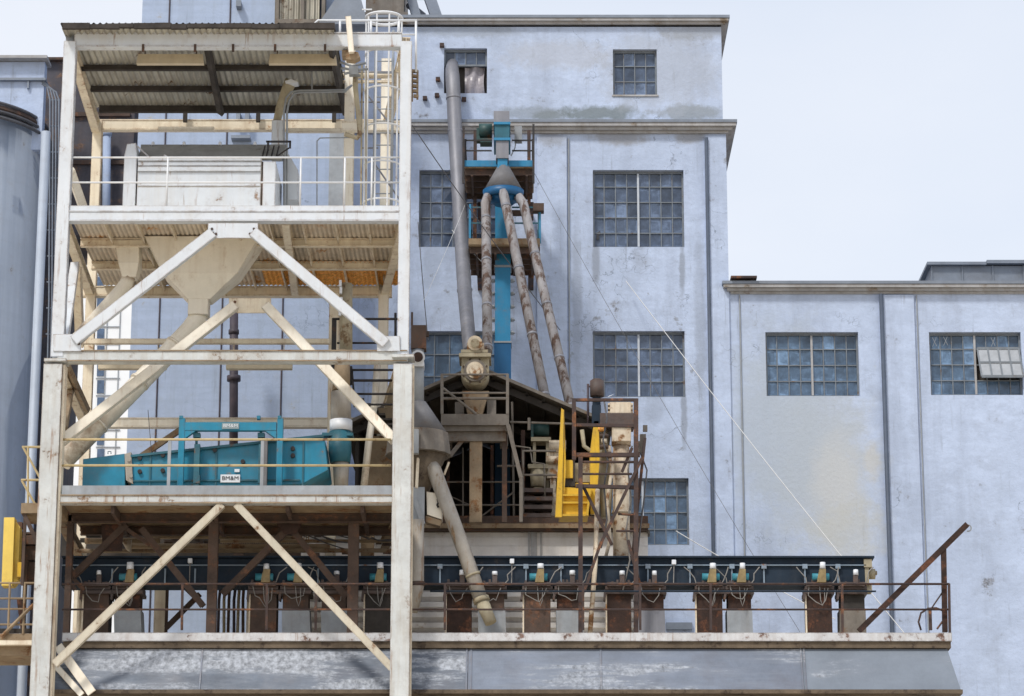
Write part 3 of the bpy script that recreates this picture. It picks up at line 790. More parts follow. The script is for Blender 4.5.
# side bracing left
for a, b, m in (((75, 264, 66.4), (64, 342, FY+.25), 'white'), ((77, 268, 66.5), (80, 345, BY-.3), 'cream'),
                ((66, 364, 64.6), (87, 410, 68.4), 'tan'), ((71, 388, 66.6), (64, 430, 64.3), 'tan'), ((70, 170, 65), (83, 207, 68.6), 'cream_pale'),
                ((183, 428, BY-.2), (133, 462, BY-.2), 'tan')):
    g = G(); g.beam(P(*a), P(*b), .2 if m != 'tan' else .13, .12); mk('brace', g, MAT[m], tower)
# canopy -----------------------------------------------
def corrugated(x0, x1, ya, za, yb, zb, pitch, amp, along_y=True, xb0=None, xb1=None):
    g = G(); n = int((x1-x0)/pitch*4)
    xb0 = x0 if xb0 is None else xb0; xb1 = x1 if xb1 is None else xb1
    rows = 3; V = []
    for r in range(rows+1):
        t = r/rows; V.append([])
        for i in range(n+1):
            s = i/n
            o = amp*(0, 1, 0, -1)[i % 4]
            V[-1].append(g.bm.verts.new((x0+(xb0-x0)*t + (x1+(xb1-x1)*t-x0-(xb0-x0)*t)*s, ya+(yb-ya)*t, za+(zb-za)*t+o)))
    for r in range(rows):
        for i in range(n):
            f = g.bm.faces.new((V[r][i], V[r][i+1], V[r+1][i+1], V[r+1][i])); f.smooth = True
    return g
zr0 = P(205, 29, 63.6).z; zr1 = P(220, 107.5, 69.3).z
xr0, xr1 = P(62, 29, 63.6).x, P(334, 29, 63.6).x
xq0, xq1 = xr0, xr1
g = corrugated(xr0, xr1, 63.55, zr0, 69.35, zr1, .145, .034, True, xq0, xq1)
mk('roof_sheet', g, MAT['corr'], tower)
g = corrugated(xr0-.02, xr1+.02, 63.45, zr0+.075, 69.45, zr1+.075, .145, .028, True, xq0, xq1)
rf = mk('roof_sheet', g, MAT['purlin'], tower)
def roofz(Y): return zr0+(zr1-zr0)*(Y-63.55)/(69.35-63.55)
g = G()
for Y, h in ((64.35, .12), (66.05, .12), (67.6, .12), (69.1, .16)):
    t = 0
    g.box(xr0+(xq0-xr0)*t+.1, xr1+(xq1-xr1)*t-.02, Y-.06, Y+.06, roofz(Y)-.035-h, roofz(Y)-.03)
mk('purlin', g, MAT['purlin'], tower, split=True)
g = G()
for x0, x1 in ((207, 221), (331, 346)):
    a, b = P(x0, 52, 64.2), P(x1, 108, 69.2)
    g.beam((a.x, 64.2, roofz(64.2)-.2), (b.x, 69.15, roofz(69.15)-.2), .1, .16)
mk('rafter', g, MAT['purlin'], tower, split=True)
g = G()   # ragged timber edge of the canopy
xx = xr0+.04
while xx < xr1:
    w = random.uniform(.3, .8); h = random.uniform(.045, .08)
    g.box(xx, min(xx+w, xr1+.06), 63.38+random.uniform(0, .04), 63.5, zr0-.05+random.uniform(-.02, .02), zr0+h); xx += w+.004
mk('roof_edge', g, MAT['purlin'], tower)
g = G()
for x in (143, 195, 233, 275, 325): g.pbox(x-1.2, 44, x+1.2, 51, FY-.15, .06)
mk('clamp', g, MAT['brown'], tower, split=True)
g = G(); 
for x in (185, 258, 334): g.pbox(x-2, 108, x+2, 121, BY-.3, .12)
mk('roof_post', g, MAT['purlin'], tower, split=True)
g = G(); g.pbox(66, 24, 74, 44, FY+.1, .12); mk('roof_post', g, MAT['galv'], tower)
# mid floor ---------------------------------------------
xm0, xm1 = P(68, 217, FY).x, P(400, 217, FY).x
xb0, xb1 = xm0, xm1
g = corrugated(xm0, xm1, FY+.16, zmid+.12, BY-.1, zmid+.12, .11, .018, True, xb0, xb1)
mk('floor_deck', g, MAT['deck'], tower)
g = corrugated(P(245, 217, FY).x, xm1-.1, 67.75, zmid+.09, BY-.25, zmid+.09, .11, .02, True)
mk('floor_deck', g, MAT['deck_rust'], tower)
g = G(); g.box(xm0, xm1, FY+.2, BY, zmid+.16, zmid+.2); mk('floor_plate', g, MAT['cream_pale'], tower)
g = G()
for t in (.33, .64): 
    Y = FY+6*t; g.ibeam((xm0+(xb0-xm0)*t, Y, zmid), (xm1+(xb1-xm1)*t, Y, zmid), .2, .14)
mk('floor_beam', g, MAT['cream'], tower, split=True)
g = G()
for k in range(1, 10):
    s = k/10
    xa, xb = xm0+(xm1-xm0)*s, xb0+(xb1-xb0)*s
    g.box(0, 0, 0, 0, 0, 0) if False else g.beam((xa, FY+.17, zmid+.03), (xb, BY-.12, zmid+.03), .035, .13, Vector((0, 0, 1)))
mk('joist', g, MAT['cream'], tower, split=True)
for x in (288,): 
    g = G(); g.ibeam((P(285, 217, FY).x, FY+.17, zmid-.02), (P(297, 217, BY).x, BY-.1, zmid-.02), .26, .18); mk('floor_beam', g, MAT['cream'], tower)
g = G(); g.pbox(69, 205.5, 400, 211.6, FY-.1, .03); mk('toe_board', g, MAT['white'], tower)
# lower deck ---------------------------------------------
g = G(); g.box(P(62, 500, FY).x, P(393, 500, FY).x, FY+.14, 66.95, zdk-.05, zdk+.085); mk('floor_plate', g, MAT['tan'], tower)
g = G(); g.box(P(62, 500, FY).x, P(393, 500, FY).x, FY+.14, 66.95, zdk+.09, zdk+.1); mk('bounce_layer', g, MAT['bounce_pale'], tower)  # unseen pale sheet added to throw light up under the middle floor
g = G()
for Y in (65.2, 66.6): g.ibeam((P(64, 500, FY).x, Y, zdk-.16), (P(392, 500, FY).x, Y, zdk-.16), .2, .14)
mk('floor_beam', g, MAT['brown'], tower, split=True)
g = G()
for k in (2, 6, 9, 12):
    x = P(62+k*25, 500, FY).x; g.box(x-.04, x+.04, FY+.15, 66.8, zdk-.24+random.uniform(-.03, .03), zdk-.052)
mk('joist', g, MAT['brown'], tower, split=True)
g = G(); g.pbox(62, 485.5, 392, 495, FY-.11, .03); mk('toe_board', g, MAT['galv'], tower)
# railings ----------------------------------------------
def railing(xs, yt, ym, yb, x0, x1, Y, r, m, name='railing'):
    g = G(); k = M(r, Y)
    for y in (yt, ym): 
        if y: g.tube([P(x0, y, Y), (P(x1, y, Y).x, Y, P(x0, y, Y).z)], k, 8)
    for x in xs: g.tube([P(x, yt, Y), (P(x, yt, Y).x, Y, P(x, yb, Y).z)], k, 8)
    return g
mk('railing', railing([168, 301, 345, 372], 157.5, 182.5, 207, 72, 400, FY-.05, 1.0, 'white'), MAT['white_rail'], tower)
mk('railing', railing([], 439.5, 465.5, 487, 62, 391, FY-.02, 1.25, 'rail'), MAT['rail'], tower)
g = G(); 
for x in (169, 262): g.pbox(x-1.6, 439, x+1.6, 486, FY-.03, .06)
mk('railing_post', g, MAT['galv'], tower, split=True)
# yellow side bracket railings left of the column
g = G(); Y = FY+.6
for a, b in (((22, 447), (44, 447)), ((23, 447), (40, 478)), ((21, 480), (44, 480)), ((22, 481), (36, 506)), ((28, 447), (28, 503))):
    g.ptube([(*a, Y), (*b, Y)], 1.2, 6)
mk('railing', g, MAT['rail'], tower)
g = G(); g.pbox(21, 503, 62, 513, FY+.3, 1.2); mk('side_bracket', g, MAT['tan'], tower)
g = G(); g.pbeam((24, 514, FY+.4), (41, 550, FY+.4), 4, .1); g.pbox(22, 513, 25, 585, FY+.5, .08); mk('side_bracket', g, MAT['brown'], tower, split=True)
# ------------------------------------------------ lamps below the canopy
for i, (x0, x1) in enumerate(((137, 204), (269, 337))):
    Y = 64.9
    t = thing('strip_light', P((x0+x1)/2, 66, Y), ('cream strip lamp under the canopy, the one further from the ladder cage', 'cream strip lamp under the canopy, the one nearer the ladder cage')[i], 'strip light', 'strip lamps under the tower canopy')
    g = G(); p0, p1 = P(x0, 56, Y), P(x1, 66.5, Y)
    p1.z += .05; p0.z += .03
    g.hexa([(p0.x, Y-.07, p1.z), (p1.x, Y-.07, p1.z), (p1.x, Y+.07, p1.z), (p0.x, Y+.07, p1.z)],
           [(p0.x+.03, Y-.05, p0.z), (p1.x-.03, Y-.05, p0.z), (p1.x-.03, Y+.06, p0.z), (p0.x+.03, Y+.06, p0.z)])
    mk('case', g, MAT['lamp'], t)
    g = G()
    for s in (.12, .88):
        x = p0.x+(p1.x-p0.x)*s; g.tube([(x, Y, p0.z-.02), (x, Y, roofz(Y)-.03)], .014, 6)
    mk('hanger', g, MAT['brown'], t, split=True)
# strip lamps under the back beam below
for i, (x0, x1) in enumerate(((98, 166), (226, 292))):
    Y = 67.5
    t = thing('strip_light', P((x0+x1)/2, 366, Y), ('long cream lamp case slung under the middle beam, above the teal machine left end', 'long cream lamp case slung under the middle beam, in front of the dark standpipe')[i], 'strip light', 'strip lamps under the middle beam')
    g = G(); g.pbox(x0, 363.5, x1, 368.5, Y, .18); mk('case', g, MAT['lamp'], t)
    g = G()
    for x in (x0+8, x1-8): g.ptube([(x, 364, Y+.05), (x, 345, Y+.05)], .5, 6)
    mk('hanger', g, MAT['cream'], t, split=True)
g = G(); z = P(120, 344, 67.55).z; g.box(P(84, 350, 67.6).x, P(330, 350, 67.6).x, 67.5, 67.62, z, z+.12); mk('lamp_bar', g, MAT['cream'], tower)

# ------------------------------------------------ white cleaner on the middle floor
zf = zmid+.2
cl = thing('grain_cleaner', P(200, 208, 65.6), 'long boxy white grain cleaner with ribbed top standing on the middle floor', 'grain cleaner')
YC = 65.3
a, b = P(137, 185, YC).x, P(261, 185, YC).x
g = G(); zt = P(200, 158, YC).z
g.box(a, b, YC+.03, YC+2.2, zf, zt)
mk('body', g, MAT['cream_pale'], cl)
g = G()
for y0, y1, o in ((157, 160.5, .07), (161.5, 165.5, .03), (166.5, 171, .05), (172, 186, .0), (187, 211, .01)):
    g.box(a+.01, b-.01, YC-o, YC+.026, max(zf+.01, P(200, y1, YC-o).z), P(200, y0, YC-o).z)
mk('side_panel', g, MAT['white'], cl, split=True)
g = G(); g.box(P(123.5, 180, YC).x, P(136, 180, YC).x, YC-.02, YC+2.1, zf, P(130, 157, YC).z)
g.hexa([P(124, 157, YC), P(136.6, 157, YC), P(136.6, 157, YC)+Vector((0, 1, 0)), P(124, 157, YC)+Vector((0, 1, 0))],
       [P(127, 144, YC), P(136, 143, YC), P(136, 143, YC)+Vector((0, 1, 0)), P(127, 144, YC)+Vector((0, 1, 0))])
mk('end_post', g, MAT['white'], cl)
g = G(); g.box(P(263, 180, YC).x, P(275.5, 180, YC).x, YC-.04, YC+1.8, zf, P(268, 162, YC).z); mk('end_box', g, MAT['white'], cl)
g = G(); g.box(b+.003, P(263, 180, YC).x-.003, YC+.03, YC+1.5, zf, zt-.08); mk('seam', g, MAT['brown'], cl)
g = G(); p0, p1 = P(139, 158, YC+.25), P(281, 158, YC+.25)
q0, q1 = P(141, 144.5, YC+1.0), P(287, 144.5, YC+1.0)
g.hexa([p0, p1, p1+Vector((0, .05, -.05)), p0+Vector((0, .05, -.05))], [q0, q1, q1+Vector((0, .06, -.03)), q0+Vector((0, .06, -.03))])
ld = mk('lid', g, MAT['grey_lid'], cl)
g = G()
for x in (153, 184, 220, 255): p = P(x, 145.5, YC+.92); g.cyl(p, p+Vector((0, 0, .09)), .05, .03, 8)
mk('lifting_eye', g, MAT['cap'], ld, split=True)
g = G(); g.ptube([(137, 146, YC+.1), (149, 157, YC+.1)], .9, 6); g.ptube([(164, 155, YC), (170, 159, YC)], 1.0, 6); mk('strut', g, MAT['white'], cl, split=True)
g = G()
for x in (262, 266, 271, 276): g.ptube([(x, 158, YC+.3), (x+3, 146, YC+.7)], .8, 6)
g.ptube([(276, 157, YC+.2), (289, 148, YC+.2)], .8, 6); g.pbox(266, 140.5, 291, 142, YC+.1, .05); g.pbox(267, 141, 269, 150, YC+.1, .05); g.pbox(289, 141, 291, 148, YC+.1, .05)
mk('bracket', g, MAT['black'], cl)
# aspiration riser of the cleaner
ds = thing('aspiration_duct', P(278, 200, YC+1.3), 'white riser with rusty goose neck hood behind the right end of the grain cleaner', 'duct')
Y = YC+1.3
g = G(); g.pbox(271.5, 120, 282.5, 158, Y, .26); g.hexa([P(283, 146, Y), P(291, 158, Y), P(298, 170, Y), P(298, 200, Y), P(283, 200, Y)], [P(283, 146, Y)+Vector((0, .5, 0)), P(291, 158, Y)+Vector((0, .5, 0)), P(298, 170, Y)+Vector((0, .5, 0)), P(298, 200, Y)+Vector((0, .5, 0)), P(283, 200, Y)+Vector((0, .5, 0))])
mk('riser', g, MAT['white'], ds)
g = G(); g.ptube([(277, 121, Y+.12), (280, 108, Y+.12), (286, 92, Y+.05), (291, 81, Y-.1)], [4, 4.5, 5.5, 6.5], 12); mk('hood', g, MAT['dust'], ds)
g = G(); g.pprism([(285, 81), (291, 79), (298, 82), (292, 83)], Y-.35, .3); mk('hood_lip', g, MAT['cap'], ds)
cd = thing('conduit_run', P(286, 200, Y-.25), 'bent grey conduits looping from the canopy post down past the white riser', 'conduit')
for k in (0, 1):
    g = G(); o = 3*k
    g.ptube([(284+o, 205, Y-.3), (284+o, 112, Y-.3), (286+o, 98+o, Y-.3), (291+o, 92+o*.6, Y-.3), (300, 90.5+o*.6, Y-.3), (345, 90+o*.6, Y-.3), (352, 85, Y-.3)], 1.1, 8); mk('pipe', g, MAT['galv'], cd)
g = G(); g.ptube([(312, 92, Y-.3), (312, 70, Y-.3), (342, 69, Y-.3)], .8, 6); g.ptube([(317, 205, Y), (317, 141, Y), (320, 138, Y), (352, 137.5, Y)], .7, 6); mk('pipe', g, MAT['galv'], cd, split=True)
# hopper under the floor
hp = thing('cleaner_hopper', P(205, 300, 66.4), 'cream funnel hopper hanging under the middle floor with long slanting spout', 'hopper')
Y = 65.7; 
def frus(g, x0, x1, y, xa, xb, yb, Y, D, Y2, D2):
    zt, zb = P((x0+x1)/2, y, Y).z, P((xa+xb)/2, yb, Y2).z
    A = [(P(x0, y, Y).x, Y, zt), (P(x1, y, Y).x, Y, zt), (P(x1, y, Y).x, Y+D, zt), (P(x0, y, Y).x, Y+D, zt)]
    B = [(P(xa, yb, Y2).x, Y2, zb), (P(xb, yb, Y2).x, Y2, zb), (P(xb, yb, Y2).x, Y2+D2, zb), (P(xa, yb, Y2).x, Y2+D2, zb)]
    return g.hexa(A, B)
g = G(); frus(g, 144, 260, 236, 163, 238, 272, Y, 1.0, Y+.05, .8)
frus(g, 163, 238, 272.05, 187, 210, 299, Y+.05, .8, Y+.3, .5)
mk('funnel', g, MAT['cream_pale'], hp)
g = G()
for x in (163, 236): g.pbox(x-.6, 246, x+.6, 272, Y+.05, .03)
g.pbox(163, 271, 238, 273.2, Y+.06, .03)
mk('flange', g, MAT['cream'], hp, split=True)
g = G(); g.pbox(188, 297, 208, 314, Y+.3, .5); mk('outlet', g, MAT['cream_pale'], hp)
g = G(); g.ptube([(198, 313, Y+.55), (197, 320, Y+.55), (190, 330, Y+.6), (150, 372, Y+.3), (62, 462, Y-.5)], [9.5, 10, 10, 10, 10], 20); sp_ = mk('spout', g, MAT['cream_pale'], hp)
g = G()
for t in (.12, .4, .72):
    a = P(190, 330, Y+.6); b = P(62, 462, Y-.5); c = a.lerp(b, t); d = (b-a).normalized(); g.cyl(c-d*.03, c+d*.03, M(11, Y), seg=20)
mk('band', g, MAT['cream_pale'], sp_, split=True)
h2 = thing('side_chute', P(127, 290, 66.2), 'smaller cream square chute under the floor corner feeding a slanting pipe', 'chute')
Y = 66
g = G(); g.pbox(113, 232, 141, 240, Y-.03, .66); mk('flange', g, MAT['cream'], h2)
g = G(); frus(g, 115, 139, 240, 118, 139, 262, Y, .6, Y, .6); frus(g, 118, 139, 262.1, 122, 136, 277, Y, .6, Y+.1, .34); mk('body', g, MAT['cream_pale'], h2)
g = G(); g.ptube([(129, 276, Y+.25), (126, 284, Y+.25), (118, 294, Y+.2), (66, 352, Y-.6)], 7, 16); mk('spout', g, MAT['cream_pale'], h2)

# ------------------------------------------------ teal screener on the lower deck
ts = thing('vibrating_screen', P(200, 488, 65.4), 'teal sloping vibrating screen with gantry frame on the lower deck', 'screening machine')
Y = 65.0; zd = zdk+.1
def tpoly(pts, Y, D, bottom=True): 
    g = G(); g.pprism(pts, Y, D); return g
g = tpoly([(131, 457), (324, 436.5), (328, 470), (302, 484), (131, 491)], Y, 1.5); mk('body', g, MAT['teal'], ts, .01)
g = tpoly([(83, 459), (125, 453.5), (125, 491), (82, 491)], Y-.05, 1.5); mk('feed_box', g, MAT['teal'], ts, .01)
g = tpoly([(124.5, 454), (131, 452), (133, 484), (126, 480)], Y-.07, 1.4); g.bolts([(129, 460), (131, 476)], Y-.08, 2); mk('flexible_joint', g, MAT['spoutgrey'], ts)
g = G(); g.pbeam((131, 456.5, Y-.02), (324, 436, Y-.02), 2.4, .12); g.pbeam((131, 481, Y-.03), (300, 480, Y-.03), 1.6, .05)
for x in (150, 216, 303): g.pbox(x-.8, 457-.106*(x-131), x+.8, 488, Y-.035, .03)
mk('rib', g, MAT['tealdark'], ts, split=True)
g = G()
for x, y in ((140, 458.5), (163, 455.5), (215, 450.5), (140, 472), (163, 471), (293, 449), (293, 456), (243, 462)):
    p = P(x, y, Y); g.cyl(p+Vector((0, .02, 0)), p-Vector((0, .07, 0)), M(2.2, Y), seg=10)
mk('bolt', g, MAT['black'], ts, split=True)
def gantry(x0, x1):
    g = G(); g.pbox(x0, 418, x0+6, 488, Y-.42, .14); g.pbox(x1-6, 418, x1, 488, Y-.42, .14)
    g.pbox(x0+6.05, 422, x1-6.05, 430.5, Y-.42, .14)
    g.pprism([(x0+6, 430.5), (x0+18, 430.5), (x0+6, 439)], Y-.41, .12); g.pprism([(x1-6, 430.5), (x1-18, 430.5), (x1-6, 439)], Y-.41, .12)
    for x in (x0+3, x1-24, x1-3): g.pbox(x-1.8, 415.5, x+1.8, 419, Y-.42, .12)
    return g
gt = mk('gantry', gantry(178, 282.5), MAT['teal'], ts, .006)
for x in (196.5, 261):
    g = G()
    g.pbox(x-2.8, 444, x+2.8, 486, Y-.3, .16); g.ptube([(x, 431, Y-.24), (x, 446, Y-.24)], 1.3, 8); g.pbox(x-3.4, 432.5, x+3.4, 437, Y-.33, .2)
    g.pbox(x-3.2, 475, x+3.2, 483, Y-.32, .2)
    mk('hanger_rod', g, MAT['tealdark'], ts)
g = G(); g.pbox(262.5, 438, 267, 486, Y-.36, .2); mk('strut', g, MAT['hood'], ts)
def text(s, px, py, Y, hpx, mat_, parent, wpx=None):
    c = bpy.data.curves.new('lettering', 'FONT'); c.body = s; c.align_x = 'CENTER'; c.align_y = 'CENTER'; c.extrude = .002
    c.size = M(hpx, Y)/.72
    tmp = bpy.data.objects.new('lettering_curve', c); COL.objects.link(tmp)
    bpy.context.view_layer.update()
    me = bpy.data.meshes.new_from_object(tmp.evaluated_get(bpy.context.evaluated_depsgraph_get()))
    bpy.data.objects.remove(tmp)
    me.name = 'lettering'; me.materials.clear(); me.materials.append(mat_)
    o = bpy.data.objects.new('lettering', me); COL.objects.link(o)
    o.parent = parent; p = P(px, py, Y); o.location = p-WL[parent.name]; o.rotation_euler = (R(90), 0, 0)
    if wpx:
        bpy.context.view_layer.update(); o.scale.x = M(wpx, Y)/max(.01, o.dimensions.x)
    WL[o.name] = p
    return o
g = G(); g.pbox(220.5, 474.5, 240, 482.3, Y-.06, .03); sg = mk('sign', g, MAT['cap'], ts)
text('BM&M', 230.3, 478.3, Y-.068, 4.0, MAT['ink'], sg, 16)
g = G(); g.pbox(234.5, 469, 239.5, 472, Y-.05, .03); mk('sticker', g, MAT['cap'], ts)
g = G(); g.pbox(222, 423, 239, 428.8, Y-.44, .02); pl = mk('name_plate', g, MAT['plate'], gt)
text('BM&M', 230.5, 425.8, Y-.446, 3.4, MAT['cap'], pl, 14)
g = G(); g.ptube([(108, 454, Y+.2), (108, 451.5, Y+.2), (111, 451.5, Y+.2), (111, 454, Y+.2)], .5, 6); mk('lifting_eye', g, MAT['tealdark'], ts)
# feed spout above the screen's right end
fs = thing('feed_spout', P(340, 486, 66), 'grey round feed spout with white cuff dropping onto the teal screen', 'spout')
Y = 65.6
g = G(); g.ptube([(346, 284, Y+.6), (346, 352, Y+.6)], 6.5, 16); mk('pipe', g, MAT['dust'], fs)
g = G(); g.ptube([(343, 352, Y+.3), (341, 392, Y+.1)], [7, 9], 16); mk('pipe', g, MAT['tan'], fs)
g = G(); g.ptube([(341, 392.2, Y+.1), (341, 421, Y+.1)], 10, 18); mk('pipe', g, MAT['spoutgrey'], fs)
g = G(); g.ptube([(341, 420.5, Y+.1), (341, 431.5, Y+.1)], 11.3, 20); mk('cuff', g, MAT['cap'], fs)
g = G(); g.ptube([(340, 432, Y+.1), (340, 452, Y+.1), (340, 463, Y+.1)], [11, 11.5, 10], 18); g.pbox(322, 432.5, 353, 435.5, Y-.1, .5); mk('flexible_sleeve', g, MAT['tealdark'], fs)
g = G(); g.ptube([(341, 463, Y+.1), (341, 488, Y+.1)], [8, 7], 16); mk('outlet', g, MAT['spoutgrey'], fs)
g = G()
for x, y in ((340.5, 283), (341, 290), (341.5, 300), (340, 312)): g.pbox(x-1.5, y-3, x+1, y+3, Y+.3, .1)
mk('tape', g, MAT['cap'], fs, split=True)
g = G(); g.ptube([(378, 356, 66.8), (375, 400, 66.6), (369, 440, 66.4), (364, 486, 66.2)], 3.6, 12); tag(mk('thin_pipe', g, MAT['cream_pale']), 'thin cream pipe slanting down behind the right front column', 'pipe')
g = G(); Y = 74.5; g.ptube([(234, 304, Y), (233.5, 480, Y)], 4.4, 14); g.ptube([(233.8, 376, Y), (233.8, 381, Y)], 7, 14); g.ptube([(233.8, 330, Y), (233.8, 334, Y)], 5.4, 14)
tag(mk('standpipe', g, MAT['pipe_dark']), 'dark purple standpipe with flange in front of the blue grey block', 'pipe')
g = G(); Y = 74.6
g.pbox(329, 128, 345, 206, Y, .7); g.pbox(328, 300, 342, 500, Y, .7); g.pbox(328.6, 206, 343.5, 300, Y+.01, .68)
tag(mk('square_downcomer', g, MAT['galv']), 'square galvanised downcomer between the blue grey block and the mill', 'downcomer')
# black access stair behind the right column
st = thing('access_stair', P(365, 420, 67), 'black pipe rail stair landing behind the right column of the tower', 'stair')
Y = 66.4
g = G()
for a, b, r in (((333, 319), (400, 319), 1.3), ((337, 343), (400, 343), 1.1), ((352, 370), (400, 370), 1.2), ((340, 380.5), (400, 380.5), 1.4), ((353, 394), (400, 394), 1.2), ((364, 404.5), (400, 404.5), 1.1), ((352, 370), (354, 396), 1.0), ((395.5, 313), (395.5, 337), 1.3)):
    g.ptube([(*a, Y), (*b, Y)], r, 8)
g.pbox(331.5, 318, 336, 372, Y, .1); mk('railing', g, MAT['black'], st)
g = G(); g.pbox(338, 366, 352, 380, Y+.1, .5); mk('tread_box', g, MAT['black'], st)
g = G()
for k in range(7):
    g.pbox(352+7*k, 398+5*k, 364+7*k, 400+5*k, Y+.25, .7)
g.pbeam((350, 400, Y+.2), (402, 437, Y+.2), 3, .06)
mk('steps', g, MAT['purlin'], st)
g = G(); g.pbox(372, 408, 400, 430, 67.6, .4); g.pbox(366, 436, 392, 486, 67.9, .2); 
tag(mk('clutter_panel', g, MAT['tan']), 'brown stained panel behind the black stair at the lower deck end', 'panel')

# ------------------------------------------------ ladder with safety cage, hoist post, top rails
lc = thing('caged_ladder', P(384, 208, 65.6), 'white ladder in a round safety cage rising above the tower corner', 'ladder')
Y = 65.9; c0 = P(384, 20, Y); rr = M(18.5, Y)
ztc = P(384, 12, Y-rr).z; zbc = zf
g = G()
zz = ztc
while zz > zbc+.5: g.ring((c0.x, Y, zz), rr, .022, 20, R(180-25), R(360+25)); zz -= .92
g.ring((c0.x, Y, ztc), rr, .04, 24)
mk('hoop', g, MAT['white_rail'], lc, split=True)
g = G()
for a in (172, 215, 250, 290, 325, 368):
    x, y = c0.x+rr*math.cos(R(a)), Y+rr*math.sin(R(a)); g.tube([(x, y, ztc), (x, y, zbc+.4)], .022, 6)
mk('cage_bar', g, MAT['white_rail'], lc, split=True)
g = G()
for s in (-1, 1): g.tube([(c0.x+s*.21, Y+rr*.9, ztc-.15), (c0.x+s*.21, Y+rr*.9, zbc)], .03, 8)
mk('rail', g, MAT['galv'], lc, split=True)
g = G(); zz = zbc+.2
while zz < ztc-.3: g.tube([(c0.x-.21, Y+rr*.9, zz), (c0.x+.21, Y+rr*.9, zz)], .014, 6); zz += .3
mk('rung', g, MAT['galv'], lc, split=True)
g = G(); Y2 = FY+.25
g.ptube([(312, 29, Y2), (313, 25, Y2), (318, 20.5, Y2), (417, 20.5, Y2)], 1.3, 8)
for x, y in ((340, 36), (371, 36), (399, 34)): g.ptube([(x, 20.5, Y2), (x, y, Y2)], 1.2, 8)
g.ptube([(340, 34.5, Y2), (416, 34.5, Y2)], 1.0, 8); g.ptube([(416, 20.5, Y2), (416, 72, Y2)], 1.2, 8); g.ptube([(372, 9.5, Y2), (362, 9.5, Y2)], .8, 6)
mk('railing', g, MAT['white_rail'], tower)
g = G(); g.pbeam((348.3, 17, FY-.3), (351.5, 53, FY-.3), 5.6, .12); hpst = tag(mk('hoist_post', g, MAT['cream_pale']), 'short cream post strapped across the top beam beside the ladder cage', 'post')
g = G(); g.pprism([(345, 54), (350, 51), (358, 52), (360, 57), (354, 60), (346, 59)], FY-.2, .25); g.pbox(342, 50, 349, 56, FY, .3)
tag(mk('rust_block', g, MAT['tan']), 'brown rusted hoist bracket just under the top beam', 'bracket')
g = G()
for k in range(6): g.pbeam((412+k*.3, 71+k*5, FY+.3), (417.6+k*.2, 71.5+k*5, FY+.3), 2.6, .1)
g.pbox(411, 70, 413, 100, FY+.28, .12); g.pbox(416.4, 70, 418.4, 98, FY+.28, .12)
tag(mk('rusty_grate', g, MAT['tan']), 'small rusty grate bracket fixed outside the upper right column', 'bracket')
g = G(); Y = 65
g.ptube([(356, 68, Y), (355, 84, Y), (358, 110, Y), (360, 134, Y), (357, 138, Y), (345, 134, Y)], 2.6, 10); g.ptube([(362, 64, Y+.2), (361, 205, Y+.2)], 1.0, 6); g.ptube([(366, 66, Y+.3), (366, 205, Y+.3)], .8, 6)
tag(mk('cable_bundle', g, MAT['dust']), 'thick brown grey cable bundle hanging beside the cream inner post', 'cable bundle')
g = G()
for pts in ([(340, 62), (352, 66), (366, 63)], [(341, 68), (354, 70), (368, 69)], [(344, 74), (352, 72), (360, 76)]): g.ptube([(*p, 64.8) for p in pts], 1.4, 8)
g.pbox(349, 66, 358, 74, 64.75, .2)
tag(mk('valve_cluster', g, MAT['galv']), 'cluster of grey fittings and short pipes under the rusted bracket', 'fittings')
g = G(); Y = 67.4
g.pbox(342, 71, 398, 75, Y, .25); g.pbox(342, 80, 398, 82, Y, .1); g.pbox(352, 75.2, 358, 90, Y+.05, .1); g.pbox(388, 75.2, 394, 96, Y+.05, .1)
mk('landing', g, MAT['cream'], tower)
g = G()
for a, b in (((342, 72, 67.3), (398, 72, 67.3)), ((360, 102, 67.4), (380, 102, 67.4)), ((362, 88, 67), (390, 124, 67)), ((372, 160, 67), (400, 200, 67)), ((362, 148, 67.2), (378, 148, 67.2))): g.ptube([a, b], .9, 6)
mk('rod', g, MAT['duct'], tower, split=True)
hbeam(342, 400, 122, 131.5, 67.0, MAT['cream_pale'], .2)

# ------------------------------------------------ loading bin and its walkway
WY = 64.75
wk = thing('loading_bin', (P(500, 640, 66).x, 66.5, 0), 'long sheet metal loading bin below the walkway with chipped white curb', 'loading bin')
a, b = P(62, 640, WY).x, P(952, 640, WY).x
zw = P(500, 634, WY).z
zc1 = P(500, 641, WY).z
g = G(); g.box(a, b, WY, WY+.25, zc1, zw+.03)
i = a
mk('curb', g, MAT['fascia'], wk)
g = G(); g.box(a+.02, b-.02, WY+.05, 69.5, P(500, 647.5, WY).z, zc1-.004); mk('slab', g, MAT['conc'], wk)
g = G(); g.box(a+.02, b-.02, WY+.26, 69.5, zc1, zc1+.05); mk('deck_top', g, MAT['bounce_pale'], wk)  # unseen walkway top, made pale to bounce light upward
zb0, zb1 = P(500, 648, WY).z-.003, P(500, 692, WY).z
bx0, bx1 = a+.02, P(948, 648, WY).x
g = G()
XS = [bx0]+[P(px, 670, WY-.1).x for px in (201, 468, 601, 803)]+[bx1]
for i, m in enumerate(('panel_dark', 'panel_dark', 'panel', 'panel', 'panel_pale')):
    q0, q1 = XS[i]+(.003 if i else 0), XS[i+1]-(.003 if i < 4 else 0)
    r0, r1 = (q0-.3 if i == 0 else q0), (P(961, 696, WY-.3).x if i == 4 else q1)
    g = G(); g.hexa([(r0, WY-.32, zb1), (r1, WY-.32, zb1), (r1, 69.4, zb1), (r0, 69.4, zb1)], [(q0, WY+.12, zb0), (q1, WY+.12, zb0), (q1, 69.4, zb0), (q0, 69.4, zb0)])
    mk('side_sheet', g, MAT[m], wk)
